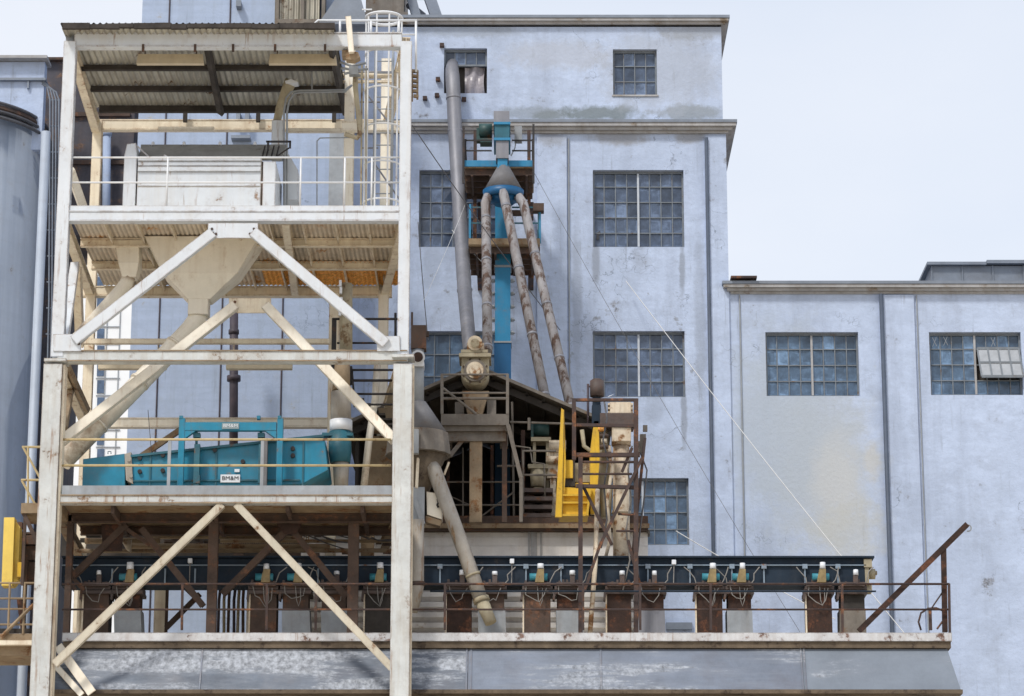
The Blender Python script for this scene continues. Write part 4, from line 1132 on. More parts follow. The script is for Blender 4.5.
def on_sheet(px, s, off):
    x = P(px, 670, WY-.1).x; return Vector((x, (WY+.12)+(-.44)*s-off, zb0+(zb1-zb0)*s))
g = G()
for px in (201, 466.5, 471, 601, 802, 805): g.beam(on_sheet(px, .0, .006), on_sheet(px, 1, .006), .035, .03)
mk('seam', g, MAT['panel'], wk, split=True)
g = G(); g.box(bx0-.32, P(961, 696, WY-.3).x+.03, WY-.4, 69.3, zb1-.09, zb1-.003); mk('lip', g, MAT['conc'], wk)
g = G(); g.box(bx0+.6, bx1-.6, 65.6, 69, 6, zb1-.1); mk('hopper_body', g, MAT['dark'], wk)
g = G()
for px in (120, 330, 620, 900):
    x = P(px, 660, 67).x; g.box(x-.25, x+.25, 66.6, 67.1, 0, 6)
mk('support_leg', g, MAT['conc'], wk, split=True)
# white angled stiffeners on the bin sheet near the left column
g = G()
for aa, bb, w in (((58, 646), (92, 693), 9), ((54, 664), (82, 695), 6)):
    p, q = P(*aa, WY-.12), P(*bb, WY-.5); g.beam(p, q, M(w, WY), .03)
mk('stiffener', g, MAT['cream_pale'], wk)
# railing of the walkway
RY = WY+.1
g = G(); k = M(1.15, RY)
for y, r in ((584, 1.15), (609.5, 1.0)): g.ptube([(62, y, RY), (949.5, y, RY)], r, 8)
wr = mk('railing', g, MAT['darkrust'], wk)
for x, y1 in ((182.5, 632), (267, 632), (316, 632), (445, 632), (583, 632), (640, 632), (710.5, 632), (842, 641), (949, 641)):
    g = G(); w = 1.6
    g.pbeam((x, 584, RY), (x+(x-520)*.002, y1-2, RY), 2.4, .06); mk('railing_post', g, MAT['darkrust'], wk)
g = G(); g.ptube([(430, 591.3, RY+.4), (876, 591.3, RY+.4)], .9, 6); mk('railing', g, MAT['navy'], wk)
# davit boom at the right end
dv_ = thing('davit_boom', P(943, 632, RY+.1), 'rusty slanting davit boom with ring at the right end of the walkway', 'davit')
Y = RY+.15
g = G(); g.pbeam((859, 631, Y), (967, 524.5, Y), 5.6, .13); mk('boom', g, MAT['rustred'], dv_)
g = G(); g.pbeam((943.5, 547, Y+.01), (945, 632, Y+.01), 5, .12); mk('post', g, MAT['rustred'], dv_)
g = G(); p = P(968, 528, Y); pts = [p+Vector((math.cos(R(20+i*26))*.075, 0, math.sin(R(20+i*26))*.075)) for i in range(-5, 7)]; g.tube(pts, .014, 6); mk('ring', g, MAT['galv'], dv_)
g = G(); g.ptube([(931, 609, Y), (944, 590, Y)], .8, 6); g.ptube([(937, 629, Y), (945, 618, Y)], 1, 6); g.pbox(929, 610, 932, 630, Y, .05); mk('strut', g, MAT['darkrust'], dv_, split=True)
g = G(); g.ptube([(921, 630, Y+.1), (918.5, 622, Y+.1), (921, 613, Y+.1), (928, 608.5, Y+.1), (936, 608, Y+.1), (944, 611, Y+.1)], 1.0, 8); tag(mk('hoop_rail', g, MAT['darkrust']), 'curved rusty hoop handrail at the foot of the davit boom', 'handrail')

# ------------------------------------------------ navy drag conveyor
CYv = 66.0
cv = thing('drag_conveyor', P(470, 585, CYv), 'long navy blue drag conveyor running above the rusty chutes', 'conveyor')
a, b = P(62, 570, CYv).x, P(866, 570, CYv).x
zt, zm, zb = P(470, 557.5, CYv).z, P(470, 565.5, CYv).z, P(470, 585.5, CYv).z
g = G(); g.box(a, b, CYv, CYv+.6, zb, zm-.002); g.box(a, b+.02, CYv+.04, CYv+.56, zm+.012, zt-.02); mk('trough', g, MAT['navy'], cv)
g = G(); g.box(a, P(874, 560, CYv).x, CYv-.1, CYv+.7, zt-.018, zt+.02); mk('lid', g, MAT['navy'], cv)
g = G(); g.box(a, b, CYv-.06, CYv+.66, zm-.012, zm+.01); mk('flange', g, MAT['navy_edge'], cv)
g = G()
for x in (440, 526, 561, 648, 690, 732, 764, 805, 838): 
    g.pbox(x-2.5, 564, x+2.5, 568.5, CYv-.09, .08); g.pbox(x-.8, 568.6, x+.8, 584, CYv-.05, .04)
for x in (112, 165, 195, 318, 398): g.pbox(x-.8, 568.6, x+.8, 584, CYv-.05, .04)
mk('joint_strap', g, MAT['navy_edge'], cv, split=True)
g = G(); p = P(868, 573, CYv)
g.pbox(865, 561, 869, 585, CYv-.02, .64); g.cyl(P(868, 574, CYv+.2), P(875, 574, CYv+.2), .12, seg=12); g.cyl(P(874, 573, CYv+.2), P(877, 573, CYv+.2), .05, seg=8); g.pbox(864, 559, 872, 567, CYv-.06, .3); g.pbox(866, 584, 872, 592, CYv+.05, .3)
mk('end_plate', g, MAT['dust'], cv)

# ------------------------------------------------ discharge chutes: one of each kind, then copies
def hose(pts, Y): return [P(x, y, Y) for x, y in pts]
def make_chute(kind, px, w, act):
    "kind rust: all rust red box; grey: rust red top over grey skirt; act: big actuator with teal cylinder, or just a cap"
    Y = CYv-.02
    t = thing('discharge_chute', P(px, 632, Y), 'rusty discharge chute under the conveyor', 'chute', 'discharge chutes under the navy conveyor')
    h = w/2
    g = G()
    if kind == 'rust': g.pbox(px-h, 593, px+h, 633, Y, .6)
    else: g.pbox(px-h+.5, 593, px+h-.5, 609, Y+.04, .55)
    mk('body', g, MAT[random.choice(('rustred', 'rustred', 'rustred', 'dark', 'brown'))], t)
    if kind == 'grey':
        g = G(); frus(g, px-h-.5, px+h+.5, 608.6, px-h, px+h+1.5, 634, Y, .62, Y, .62); mk('skirt', g, MAT[random.choice(('galv', 'galv', 'grimy', 'duct'))], t)
    else:
        g = G(); g.pbox(px-h-1.7, 594, px-h-.2, 633, Y-.02, .1); mk('edge_bar', g, MAT['cream'], t)
    g = G(); g.pbox(px-h-2, 585.8, px+h+2, 589.5, Y-.08, .7); g.pbox(px-h-2.5, 590.2, px+h+2.5, 593.5, Y-.1, .74); g.pbox(px-h-1, 589.52, px+h+1, 590.18, Y, .6)
    g.pprism([(px-h-3, 589), (px-h-1, 594), (px-h-2, 600), (px-h-4, 599)], Y-.09, .3)
    mk('flange', g, MAT['motordark'], t)
    g = G(); n = 6
    for i in range(n): 
        x = px-h+w*(i+.5)/n+random.uniform(-1, 1); g.pbox(x-1.1, 579+random.uniform(0, 4), x+1.1, 586, Y-.14-random.uniform(0, .08), .13)
    g.pbox(px-h, 582, px+h, 585.7, Y-.2, .18)
    mk('slide_gate', g, MAT['motordark'], t)
    ao = w*.12
    if act:
        g = G(); g.pbox(px+ao-3, 569, px+ao+3.4, 582, Y-.3, .16); g.pprism([(px+ao-4.5, 575), (px+ao-2.8, 569), (px+ao-2.8, 582), (px+ao-5.5, 582)], Y-.28, .12); mk('actuator', g, MAT['brass'], t)
        g = G(); p = P(px-w*.3, 577, Y-.16); q = P(px+w*.38, 577, Y-.16); g.cyl(p, q, M(3.6, Y), seg=14); mk('cylinder', g, MAT['tealcyl'], t)
        cy0, cy1 = 562, 569
    else: 
        g = G(); g.pbox(px+ao-2.4, 575, px+ao+2.4, 583, Y-.26, .1); mk('actuator', g, MAT['motordark'], t)
        cy0, cy1 = 569.5, 575
    g = G(); k = (3.3 if act else 2.7)*random.uniform(.85, 1.1); cy1 += random.uniform(-.5, 1); cy0 += random.uniform(-.5, 1.5)
    p = P(px+ao, (cy0+cy1)/2, Y-.22); g.cyl(P(px+ao, cy1, Y-.22), P(px+ao, cy0+.6, Y-.22), M(k, Y), M(k*.92, Y), 14); mk('cap', g, MAT['cap'], t)
    g = G()
    r = random.uniform
    if r(0, 1) < .75: g.tube(hose([(px-h+2, 584), (px-h+r(1, 5), 592+r(0, 4)), (px-h+9, 599+r(-3, 6)), (px-h+15, 601+r(-4, 6)), (px+h-r(4, 9), 597+r(-4, 4)), (px+h-4, 588)], Y-.16), .011, 6)
    g.tube(hose([(px+h-2, 586), (px+h+r(0, 4), 580), (px+h+r(2, 6), 573+r(-2, 2)), (px+h+r(5, 12), 567)], Y-.14), .014, 6)
    if r(0, 1) < .5: g.tube(hose([(px-h, 586), (px-h-r(1, 4), 578), (px-h-r(3, 9), 571), (px-h-r(8, 14), 567)], Y-.13), .012, 6)
    if act: g.tube(hose([(px, 586), (px+1, 600), (px+3, 606), (px+5, 600), (px+5, 588)], Y-.14), .011, 6)
    mk('hose', g, MAT['cable'], t, split=True)
    return t
protos = {}
def chute(kind, px, act, label):
    key = (kind, act)
    if True:      # every chute has its own wear, dents and hoses
        t = make_chute(kind, px+random.uniform(-.8, .8), random.uniform(23.5, 27), act)
    else:
        src, p0 = protos[key]
        t = src.copy(); COL.objects.link(t); t.location = P(px, 632, CYv-.02)
        WL[t.name] = Vector(t.location)
        for ch in src.children:
            c = ch.copy(); COL.objects.link(c); c.parent = t
    t['label'] = label
    return t
for kind, px, act, label in (
    ('rust', 96, 0, 'leftmost rust red chute, beside the lower left tower column'),
    ('grey', 127, 1, 'leftmost grey skirted chute, partly behind the cream diagonal brace'),
    ('rust', 264, 1, 'rust red chute with teal actuator in the middle of the tower base'),
    ('grey', 296, 1, 'grey skirted chute in the middle of the tower base, under the right diagonal brace'),
    ('grey', 334, 0, 'grey skirted chute left of the brown post near the right tower column'),
    ('rust', 378, 1, 'rust red chute immediately left of the lower right tower column'),
    ('rust', 459, 0, 'dark rust red chute immediately left of the angled spout end'),
    ('grey', 491, 0, 'grey skirted chute partly behind the end of the angled spout'),
    ('rust', 538, 1, 'dark rust red chute with teal actuator, right of the angled spout'),
    ('grey', 569, 0, 'grey skirted chute just left of the tall dark frame post'),
    ('rust', 620, 0, 'rust red chute under the beige vertical pipe of the rusty frame'),
    ('grey', 652, 0, 'grey skirted chute right of the rusty frame foot, before the blue wall louvre'),
    ('rust', 709, 1, 'rust red chute with a railing post before it, left of the blue louvre gap pair'),
    ('grey', 740, 1, 'grey skirted chute with white capped actuator in the middle right pair'),
    ('rust', 819, 1, 'rightmost rust red chute, near the conveyor end'),
    ('grey', 852, 0, 'rightmost grey skirted chute, at the foot of the davit boom')):
    chute(kind, px, act, label)
for i, (x, y, lb_) in enumerate(((512, 561, 'white junction box on the conveyor right of the angled spout'), (674, 562, 'white junction box on the conveyor right of the rusty frame'), (190, 560.5, 'white junction box on the conveyor left of the brown post'))):
    t = thing('junction_box', P(x, y+2.6, CYv-.02), lb_, 'junction box', 'white junction boxes on the conveyor side')
    g = G(); g.pbox(x-2.2, y-2.4, x+2.2, y+2.4, CYv-.12, .14); mk('case', g, MAT['cap'], t, .01)
    g = G(); g.ptube([(x, y+2.4, CYv-.07), (x-.5, y+22, CYv-.1)], .5, 6); mk('cable', g, MAT['cable'], t)

# ------------------------------------------------ brown frame and clutter under the lower deck
ud = thing('brown_trestle', P(230, 632, 65.4), 'brown rusted trestle of posts and braces under the lower deck before the conveyor', 'trestle')
Y = 65.35
for x0, x1, y0 in ((66, 72, 512), (208, 217.5, 521), (348, 358.5, 521)):
    g = G(); x = P((x0+x1)/2, 570, Y).x; w = M(x1-x0, Y); zt, zb = P(x0, y0, Y).z, zw+.02
    g.box(x-w/2, x+w/2, Y-.1, Y-.075, zb, zt); g.box(x-w*.35, x+w*.35, Y-.073, Y+.073, zb, zt); g.box(x-w/2, x+w/2, Y+.075, Y+.1, zb, zt); mk('post', g, MAT['brown'], ud)
bi = 0
for a, b in (((141, 528), (203, 606)), ((126, 524), (72, 576)), ((289, 527), (222, 594)), ((290, 527), (346, 597)), ((122, 526), (150, 545)), ((75, 590), (66, 575)), ((70, 575), (84, 590))):
    bi += 1; g = G(); p, q = P(*a, Y+.13+.017*bi), P(*b, Y+.13+.017*bi); g.angle(p, q, M(6.5 if abs(a[1]-b[1]) > 30 else 4, Y)); mk('brace', g, MAT['brown'], ud)
g = G(); g.pbox(62, 515, 392, 521, Y-.1, .2); mk('beam', g, MAT['brown'], ud)
g = G(); g.pprism([(101, 524), (124, 524), (122, 551), (103, 551)], Y+.2, .02); g.pprism([(276, 523), (302, 523), (296, 534), (284, 534)], Y+.12, .02); mk('gusset', g, MAT['rustred'], ud, split=True)
ul = thing('pipe_rack', P(230, 556, 67.5), 'rack of dusty brown pipes and trays between the lower deck and the conveyor', 'pipe rack')
g = G()
for x0, x1, y, r, Yp in ((75, 392, 551, 2.2, 67.0), (130, 330, 546, 2.8, 67.4), (150, 300, 537, 2.0, 67.6), (80, 390, 529, 2.2, 68), (220, 392, 541, 1.8, 67.2), (85, 160, 541, 3, 67.2), (270, 392, 534, 1.2, 66.9), (120, 260, 533, 1.5, 67.5)):
    g.ptube([(x0, y, Yp), (x1, y+random.uniform(-.8, .8), Yp)], r, 10)
mk('pipe', g, MAT['tan'], ul, split=True)
g = G(); n = 40
for i in range(n): 
    x = 222+i*2.2; g.pbox(x, 532, x+1.2, 543, 67.8, .04)
mk('tray', g, MAT['tan'], ul)
g = G()
for i in range(46):
    x, y = random.uniform(80, 390), random.uniform(524, 553); w, h = random.uniform(3, 14), random.uniform(1.5, 4)
    g.pbox(x, y, x+w, y+h, 67.9+random.uniform(0, .6), random.uniform(.05, .2))
mk('bracket', g, MAT['brown'], ul, split=True)
g = G()
for i in range(15):
    x = random.uniform(260, 392); y = random.uniform(524, 540); p = [(x, y)]
    for k in range(3): p.append((p[-1][0]+random.uniform(6, 14), p[-1][1]+random.uniform(-2, 6)))
    g.ptube([(*q, 66.8+.02*i) for q in p], .6, 6)
mk('cable', g, MAT['wire_dark'], ul, split=True)
g = G(); g.ptube([(127, 541, 66.9), (129, 549, 66.9), (131, 552, 66.9)], [5, 2.5, 1], 10); mk('cone', g, MAT['dustpale'], ul)
g = G(); g.pbox(86, 530, 100, 536, 67.2, .2); g.pbox(80, 538, 106, 541, 67.2, .2); mk('box', g, MAT['dark'], ul, split=True)
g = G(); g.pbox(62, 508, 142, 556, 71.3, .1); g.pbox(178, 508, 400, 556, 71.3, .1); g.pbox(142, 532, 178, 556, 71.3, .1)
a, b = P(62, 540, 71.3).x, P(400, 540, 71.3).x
tag(mk('dark_lean_to', g, MAT['dark']), 'dark sheet wall with a bright gap behind the pipe rack', 'sheet wall')
g = G(); g.pbox(208, 524, 278, 528, 67.3, .15); tag(mk('tube_lamp', g, MAT['cap']), 'white tube lamp case under the lower deck behind the right diagonal brace', 'strip light')
g = G(); g.pbox(361, 520, 374, 556, 67.6, .2); tag(mk('tan_post', g, MAT['tan']), 'short wide tan post beside the right brown post', 'post')
g = G(); Y = 68.3; g.pbox(154, 586, 166, 634, Y, .25); tag(mk('cream_post', g, MAT['cream']), 'cream square post behind the walkway left of the middle brown post', 'post')
g = G(); g.pbeam((166, 628, 67.5), (200, 594, 67.5), 5, .1); g.pbeam((184, 586, 67.6), (204, 606, 67.6), 5, .1); g.pbox(165, 590, 168, 632, 67.7, .05); tag(mk('slant_prop', g, MAT['brown']), 'brown slanting prop on the walkway beside the cream post', 'prop')
pv = thing('pipe_cluster', P(232, 632, 67.6), 'cluster of thin upright pipes on the walkway right of the middle brown post', 'pipes')
for i, x in enumerate((221, 226, 231, 236, 240.5, 245)):
    g = G(); g.ptube([(x, 583-(i % 3)*8, 67.6), (x-2, 600, 67.6), (x-3+(i % 2), 633, 67.6)], 1.5, 8); mk('pipe', g, MAT[('pipe_dark', 'dust', 'brown')[i % 3]], pv)
g = G()
for x in (77, 82, 246.5): g.pbox(x, 590, x+2.5, 633, 67, .06)
g.pbox(98-18, 592, 84, 633, 67.05, .05)
t = thing('upright_flats', P(80, 633, 67), 'narrow cream upright flats at the left end of the walkway', 'uprights'); mk('flat', g, MAT['cream'], t, split=True)

# ------------------------------------------------ side platform on the far left
lp = thing('side_platform', P(14, 655, 65.2), 'rusty side platform left of the lower tower column', 'platform')
Y = 65.0
g = G(); g.pbox(-60, 633.5, 36, 640, Y, 1.6); g.pbox(-60, 645, 36, 655.5, Y+.1, 1.4); mk('floor', g, MAT['tan'], lp)
g = G(); g.pbox(-60, 640.1, 36, 645, Y-.06, 1.6); mk('channel', g, MAT['cream'], lp)
g = G(); g.pbox(-60, 628.5, 36, 633, Y+.2, .04); mk('toe_board', g, MAT['dark'], lp)
g = G()
for y in (583, 598.5, 609, 624.5): g.ptube([(-60, y, Y), (36, y, Y)], 1.0, 6)
for x in (-20, 9, 24): g.ptube([(x+1, 583, Y), (x-1, 634, Y)], 1.3, 6)
g.ptube([(34, 604, Y-.05), (2, 636, Y-.05)], 1.9, 6)
mk('railing', g, MAT['tan'], lp)
g = G(); g.pbeam((10.5, 519, 65.3), (8, 587, 65.3), 10.5, .35); g.pprism([(15, 520), (20, 527), (18, 580), (13, 586)], 65.36, .3); yp = tag(mk('guard_post', g, MAT['yellowpale']), 'pale yellow boxed guard post at the left edge beside the rusty platform', 'guard post')
g = G(); g.pbox(17, 562, 23, 577, 65.25, .2); tag(mk('guard_box', g, MAT['yellow']), 'small bright yellow box beside the pale yellow guard post', 'box')
g = G(); g.pbox(20, 532, 38, 534, 65.9, .3); g.pbox(21, 535, 39, 544, 65.9, .4); g.pbox(20, 546, 38, 560, 66, .3); g.pbox(24, 562, 40, 582, 66, .4)
for k in range(6): g.pbox(17+k*.3, 522+k*9, 22, 528+k*9, 65.8, .2)
g.pbox(22.2, 560, 26, 640, 65.9, .1)
tag(mk('drive_unit', g, MAT['brown']), 'dark rusty drive unit between the yellow post and the tower column', 'drive unit')
g = G(); g.pbeam((20, 600, 66.6), (24, 633, 66.6), 5, .2); tag(mk('red_post', g, MAT['rustred']), 'rust red stub post on the left side platform', 'post')

# ------------------------------------------------ gabled shed over the loading bin
SY = 69.0
shd = thing('gable_shed', P(540, 632, 72), 'open fronted gabled shed with white lap siding between tower and mill', 'shed')
zf2 = P(540, 520, SY).z
xa, xb = P(300, 560, SY).x, P(648, 560, SY).x
# lap siding
g = G(); per = .245; z = zw+.02; zs = P(540, 578, SY).z
prof = []
zz = z
while zz < zs:
    prof += [(SY+.09, zz), (SY-.06, zz+.105), (SY-.06, zz+.225), (SY+.09, zz+.24)]; zz += per
rows = [[g.bm.verts.new((x, y, q)) for (y, q) in prof] for x in (xa, xb)]
for i in range(len(prof)-1): g.bm.faces.new((rows[0][i], rows[1][i], rows[1][i+1], rows[0][i+1]))
mk('lap_siding', g, MAT['siding'], shd)
g = G(); g.box(xa, xb, SY+.12, SY+.16, zw+.02, zz)
for k, (y0, y1) in enumerate(((528, 537), (537.3, 546), (546.3, 556), (556.3, 580))):
    g.box(xa+.01*k, xb, SY-.012*k, SY+.09, P(540, y1, SY).z, P(540, y0, SY).z)
mk('wall', g, MAT['siding'], shd)
g = G()
for x in (529, 541): g.pbox(x-1, 529, x+1, 556, SY-.06, .03)
g.pbox(531, 529, 537, 556, SY-.045, .02)
mk('trim', g, MAT['cornice'], shd, split=True)
g = G(); g.box(xa, xb, SY-.25, SY+8, zf2-.3, zf2+.05); mk('floor', g, MAT['brown'], shd)
g = G(); g.box(xa+.05, xb+.03, SY-.3, SY-.26, P(540, 530.5, SY).z, P(540, 526, SY).z); mk('floor_edge', g, MAT['tan'], shd)
g = G(); g.pprism([(640, 524), (650, 531), (650, 534), (640, 528)], SY-.1, .4); mk('eave_cap', g, MAT['shedroof'], shd)
# roof
R0 = P(476, 367.5, SY-.3); e1 = P(612, 425, SY-.3); e0 = P(345, 425, SY-.3)
for e in (e0, e1):
    g = G(); th = .07; L = 8.4
    d = Vector((0, L, 0)); up = Vector((0, 0, th))
    g.hexa([R0, e, e+d, R0+d], [R0+up, e+up, e+d+up, R0+d+up]); rfm = mk('roof', g, MAT['shedroof'], shd)
    g = G()
    for k in range(1, 8):
        t = k/8; p = R0.lerp(e, t)-Vector((0, 0, .06)); g.beam(p+Vector((0, .25, 0)), p+Vector((0, L-.2, 0)), .07, .11, Vector((0, 0, 1)))
    mk('purlin', g, MAT['dark'], rfm, split=True)
    g = G(); g.beam(R0+Vector((0, .3, -.16)), e+Vector((0, .3, -.16)), .16, .1); g.beam(R0+Vector((0, 4, -.16)), e+Vector((0, 4, -.16)), .16, .1); mk('rafter', g, MAT['dark'], rfm, split=True)
    g = G(); g.beam(R0+Vector((0, -.03, .03)), e+Vector((0, -.03, .03)), .075, .03); mk('verge', g, MAT['grimy'], rfm)
# enclosing walls: right, left, back
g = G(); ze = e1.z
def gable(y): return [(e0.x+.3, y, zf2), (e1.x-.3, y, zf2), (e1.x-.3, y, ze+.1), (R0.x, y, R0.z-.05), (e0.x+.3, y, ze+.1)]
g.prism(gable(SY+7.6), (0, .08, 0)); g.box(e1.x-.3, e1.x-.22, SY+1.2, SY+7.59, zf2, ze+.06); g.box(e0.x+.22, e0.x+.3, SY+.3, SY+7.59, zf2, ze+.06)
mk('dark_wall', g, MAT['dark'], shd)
g = G()
for x, w, y0, m in ((492, 3, 445, 0), (505, 4, 440, 0), (523, 4, 430, 0), (604, 4, 430, 0), (420, 5, 430, 0), (448, 3, 440, 0)):
    g.pbox(x-w/2, y0, x+w/2, 522, SY+(.1 if w < 6 else -1.25), .12 if w < 6 else .28)
mk('post', g, MAT['rustred'], shd, split=True)
g = G()
for y in (482, 505): g.ptube([(436, y, SY-.2), (520, y, SY-.2)], .9, 6)
g.ptube([(463, 448, SY-.19), (463, 520, SY-.19)], .8, 6); g.ptube([(482, 516, SY-.1), (514, 492, SY-.1)], .9, 6); g.ptube([(452, 497, SY), (474, 507, SY)], .7, 6)
g.ptube([(510, 422, SY-.15), (575, 424, SY-.15)], 1.1, 6); g.ptube([(512, 402, SY), (514, 520, SY)], 1.2, 6); g.ptube([(529, 418, SY-.2), (529, 430, SY-.2)], 1.6, 6)
for a, b in (((523, 451), (556, 451)), ((523, 475), (556, 475)), ((523, 450), (523, 520)), ((497, 466), (520, 466))): g.ptube([(*a, SY-.22), (*b, SY-.22)], 1.1, 6)
mk('railing', g, MAT['grimy'], shd)
# gear inside the shed
def lone(name, g, m, label, cat): return tag(mk(name, g, MAT[m]), label, cat)
mo = thing('green_motor', P(540, 448, SY+.6), 'green grey motor on a stand inside the dark shed', 'motor')
g = G(); g.cyl(P(532, 429, SY+.6), P(549, 429, SY+.6), M(7, SY), seg=16); g.pbox(531, 421.5, 533.5, 437, SY+.4, .4); mk('body', g, MAT['motor'], mo)
g = G(); g.pbox(531, 437, 551, 441, SY+.4, .5); g.pbox(533, 441, 536, 522, SY+.5, .1); g.pbox(546, 441, 549, 522, SY+.5, .1); mk('stand', g, MAT['dust'], mo)
g = G(); g.cyl(P(549, 446, SY+.3), P(566, 446, SY+.3), M(6, SY), seg=16); g.cyl(P(546, 460, SY+.3), P(563, 460, SY+.3), M(4, SY), seg=12); g.pbox(547, 450, 560, 478, SY+.35, .3); g.pbox(550, 478, 556, 522, SY+.4, .2); lone('gear_unit', g, 'dustpale', 'pale dusty gear unit left of the tall yellow rail', 'gear unit')
g = G(); g.ptube([(538, 467, SY+.2), (538, 487, SY+.2)], [8, 7.4], 14); g.pbox(528, 464, 548, 468, SY, .4); g.pbox(534, 487, 542, 522, SY+.1, .2); lone('dust_pot', g, 'dust', 'tan dust pot standing above the dark steps', 'pot')
g = G()
for k in range(4): g.pbox(523, 488+k*8.4, 553-k*.5, 492+k*8.4, SY-.2-k*.02, .6-.1*k); g.pbox(523.5, 492.05+k*8.4, 552-k*.5, 496.3+k*8.4, SY+.1, .1)
lone('dark_steps', g, 'motordark', 'dark brown steps in front of the shed left of the yellow hopper', 'steps')
# platform with beige rotary valve
vp = thing('valve_platform', P(474, 425, 67.7), 'small grey railed platform in front of the shed gable', 'platform')
Y = 67.4
g = G(); g.pbox(441, 414, 509, 425, Y, .08); g.pbox(441, 423, 509, 425.2, Y+.09, 1.2); mk('floor', g, MAT['grimy'], vp)
g = G(); g.pbox(443, 425.5, 508, 431, Y+.1, .3); g.pbox(446, 431.2, 506, 441, Y+.2, .2); g.pbox(445, 426, 452, 446, Y+.5, .3); g.pbox(500, 426, 508, 446, Y+.5, .3)
g.pbeam((450, 456, Y+.3), (462, 441, Y+.3), 4, .1); mk('bracket', g, MAT['grimy'], vp)
g = G(); g.pbox(469.5, 440, 482, 522, Y+.25, .3); mk('post', g, MAT['tan'], vp)
g = G(); g.pbox(502, 426, 507, 522, Y+.3, .12); mk('post', g, MAT['brown'], vp)
g = G()
for y, r in ((374.5, 1.0), (398.5, 1.4), (393, 1.0)): g.ptube([(441, y, Y), (508, y, Y)], r, 6)
for x in (442, 507.5): g.pbeam((x, 374, Y), (x, 414, Y), 3, .05)
g.ptube([(443, 388, Y), (476, 414, Y)], 1.3, 6); g.pbeam((508, 425, Y), (521, 478, Y), 4, .08); g.pbeam((521, 478, Y), (521, 522, Y), 3.4, .08)
mk('railing', g, MAT['grimy'], vp)
rv = thing('rotary_valve', P(475, 414, 68), 'beige dusty rotary valve with round face standing on the railed platform', 'rotary valve')
Y = 67.9
g = G(); c = P(475, 371, Y); r1 = M(14, Y)
g.cyl(c, c+Vector((0, .7, 0)), r1, seg=32); g.pbox(461.5, 356, 489, 371, Y+.03, .62); mk('housing', g, MAT['dust'], rv, .015)
g = G(); g.cyl(c-Vector((0, .07, 0)), c+Vector((0, .02, 0)), M(11.3, Y), seg=28); mk('face_ring', g, MAT['grimy'], rv)
g = G(); g.cyl(c-Vector((0, .10, 0)), c-Vector((0, .06, 0)), M(8.6, Y), seg=24); g.cyl(c+Vector((0, -.17, -.02)), c+Vector((0, -.09, -.02)), M(5.4, Y), M(6, Y), seg=18); mk('face_plate', g, MAT['dustpale'], rv)
g = G()
for k in range(8):
    q = c+Vector((math.cos(k*math.pi/4+.4)*r1*.9, -.03, math.sin(k*math.pi/4+.4)*r1*.9)); g.cyl(q, q+Vector((0, .05, 0)), .025, seg=6)
mk('bolts', g, MAT['brown'], rv)
g = G(); g.pbox(459, 353, 491, 356.5, Y-.12, .9); g.pbox(461, 349.5, 488, 352.6, Y-.05, .7); mk('flange', g, MAT['dust'], rv)
g = G(); g.cyl(P(475, 343, Y-.12), P(475, 343, Y+.55), M(7.5, Y), seg=20); g.pbox(467, 343, 484, 349.5, Y+.02, .5); mk('inlet', g, MAT['dustpale'], rv)
g = G(); g.cyl(P(475, 343, Y-.2), P(475, 343, Y-.1), M(4.5, Y), seg=14); mk('motor_cap', g, MAT['dust'], rv)
g = G(); frus(g, 462, 489, 391, 468, 482, 415, Y+.1, .5, Y+.15, .35); g.pbeam((469, 396, Y-.02), (474, 413, Y-.02), 2, .05); g.pbeam((483, 396, Y-.02), (478, 413, Y-.02), 2, .05); mk('outlet_cone', g, MAT['tan'], rv)
g = G(); g.pbox(455, 402, 464, 414, Y+.3, .4); g.pbox(487, 400, 496, 414, Y+.3, .4); mk('support', g, MAT['grimy'], rv, split=True)

# ------------------------------------------------ grey hood with spout right of the tower
Y = 66.4
hd = thing('dust_hood', P(418, 465, Y), 'grey conical hood with fluted skirt hanging right of the lower tower column', 'hood')
c = P(419, 402, Y); rb = M(33, Y); zt = P(419, 402, Y).z; zs = P(419, 434, Y).z; ze_ = P(419, 456, Y).z
g = G(); g.cyl((c.x, Y, zs), (c.x, Y, zt), rb*.88, M(7, Y), 24); mk('cone', g, MAT['hood'], hd)
g = G(); n = 30
A = [(c.x+math.cos(2*math.pi*i/n)*rb*(1 if i % 2 else .965), Y+math.sin(2*math.pi*i/n)*rb*(1 if i % 2 else .965), ze_) for i in range(n)]
B = [(c.x+math.cos(2*math.pi*i/n)*rb*(.9 if i % 2 else .88), Y+math.sin(2*math.pi*i/n)*rb*(.9 if i % 2 else .88), zs) for i in range(n)]
g.hexa(A, B); mk('skirt', g, MAT['grimy'], hd)
g = G(); g.cyl((c.x+.05, Y, P(419, 500, Y).z), (c.x+.05, Y, ze_+.05), M(5, Y), rb*.82, 24); mk('funnel', g, MAT['conc'], hd)
g = G(); g.ptube([(418, 350, Y), (418, 404, Y)], 6, 16); mk('pipe', g, MAT['galv'], hd)
g = G(); g.ptube([(418, 357, Y-.42), (418, 357, Y-.2)], 5, 16); mk('end_cap', g, MAT['rustred'], hd)
g = G(); g.ptube([(418, 357, Y-.3), (418, 357, Y+.1)], 7, 16); g.pbox(412.5, 361, 424, 366, Y-.2, .4); mk('flange', g, MAT['cap'], hd)
g = G(); g.pbox(411, 325, 426, 348, Y-.15, .4); g.pbox(426.2, 331, 429, 336, Y, .1); g.pbox(411, 312, 413, 325, Y, .05); mk('drive_box', g, MAT['brown'], hd)
g = G(); g.pbox(410.6, 429, 418.6, 453, Y-.95, .2); mk('bracket', g, MAT['galv'], hd)
g = G(); g.ptube([(418, 458, Y-.5), (416.5, 488, Y-.5)], 1.6, 6); g.ptube([(449, 462, Y-.2), (444, 475, Y-.2)], 1.2, 6); mk('strut', g, MAT['cream'], hd, split=True)
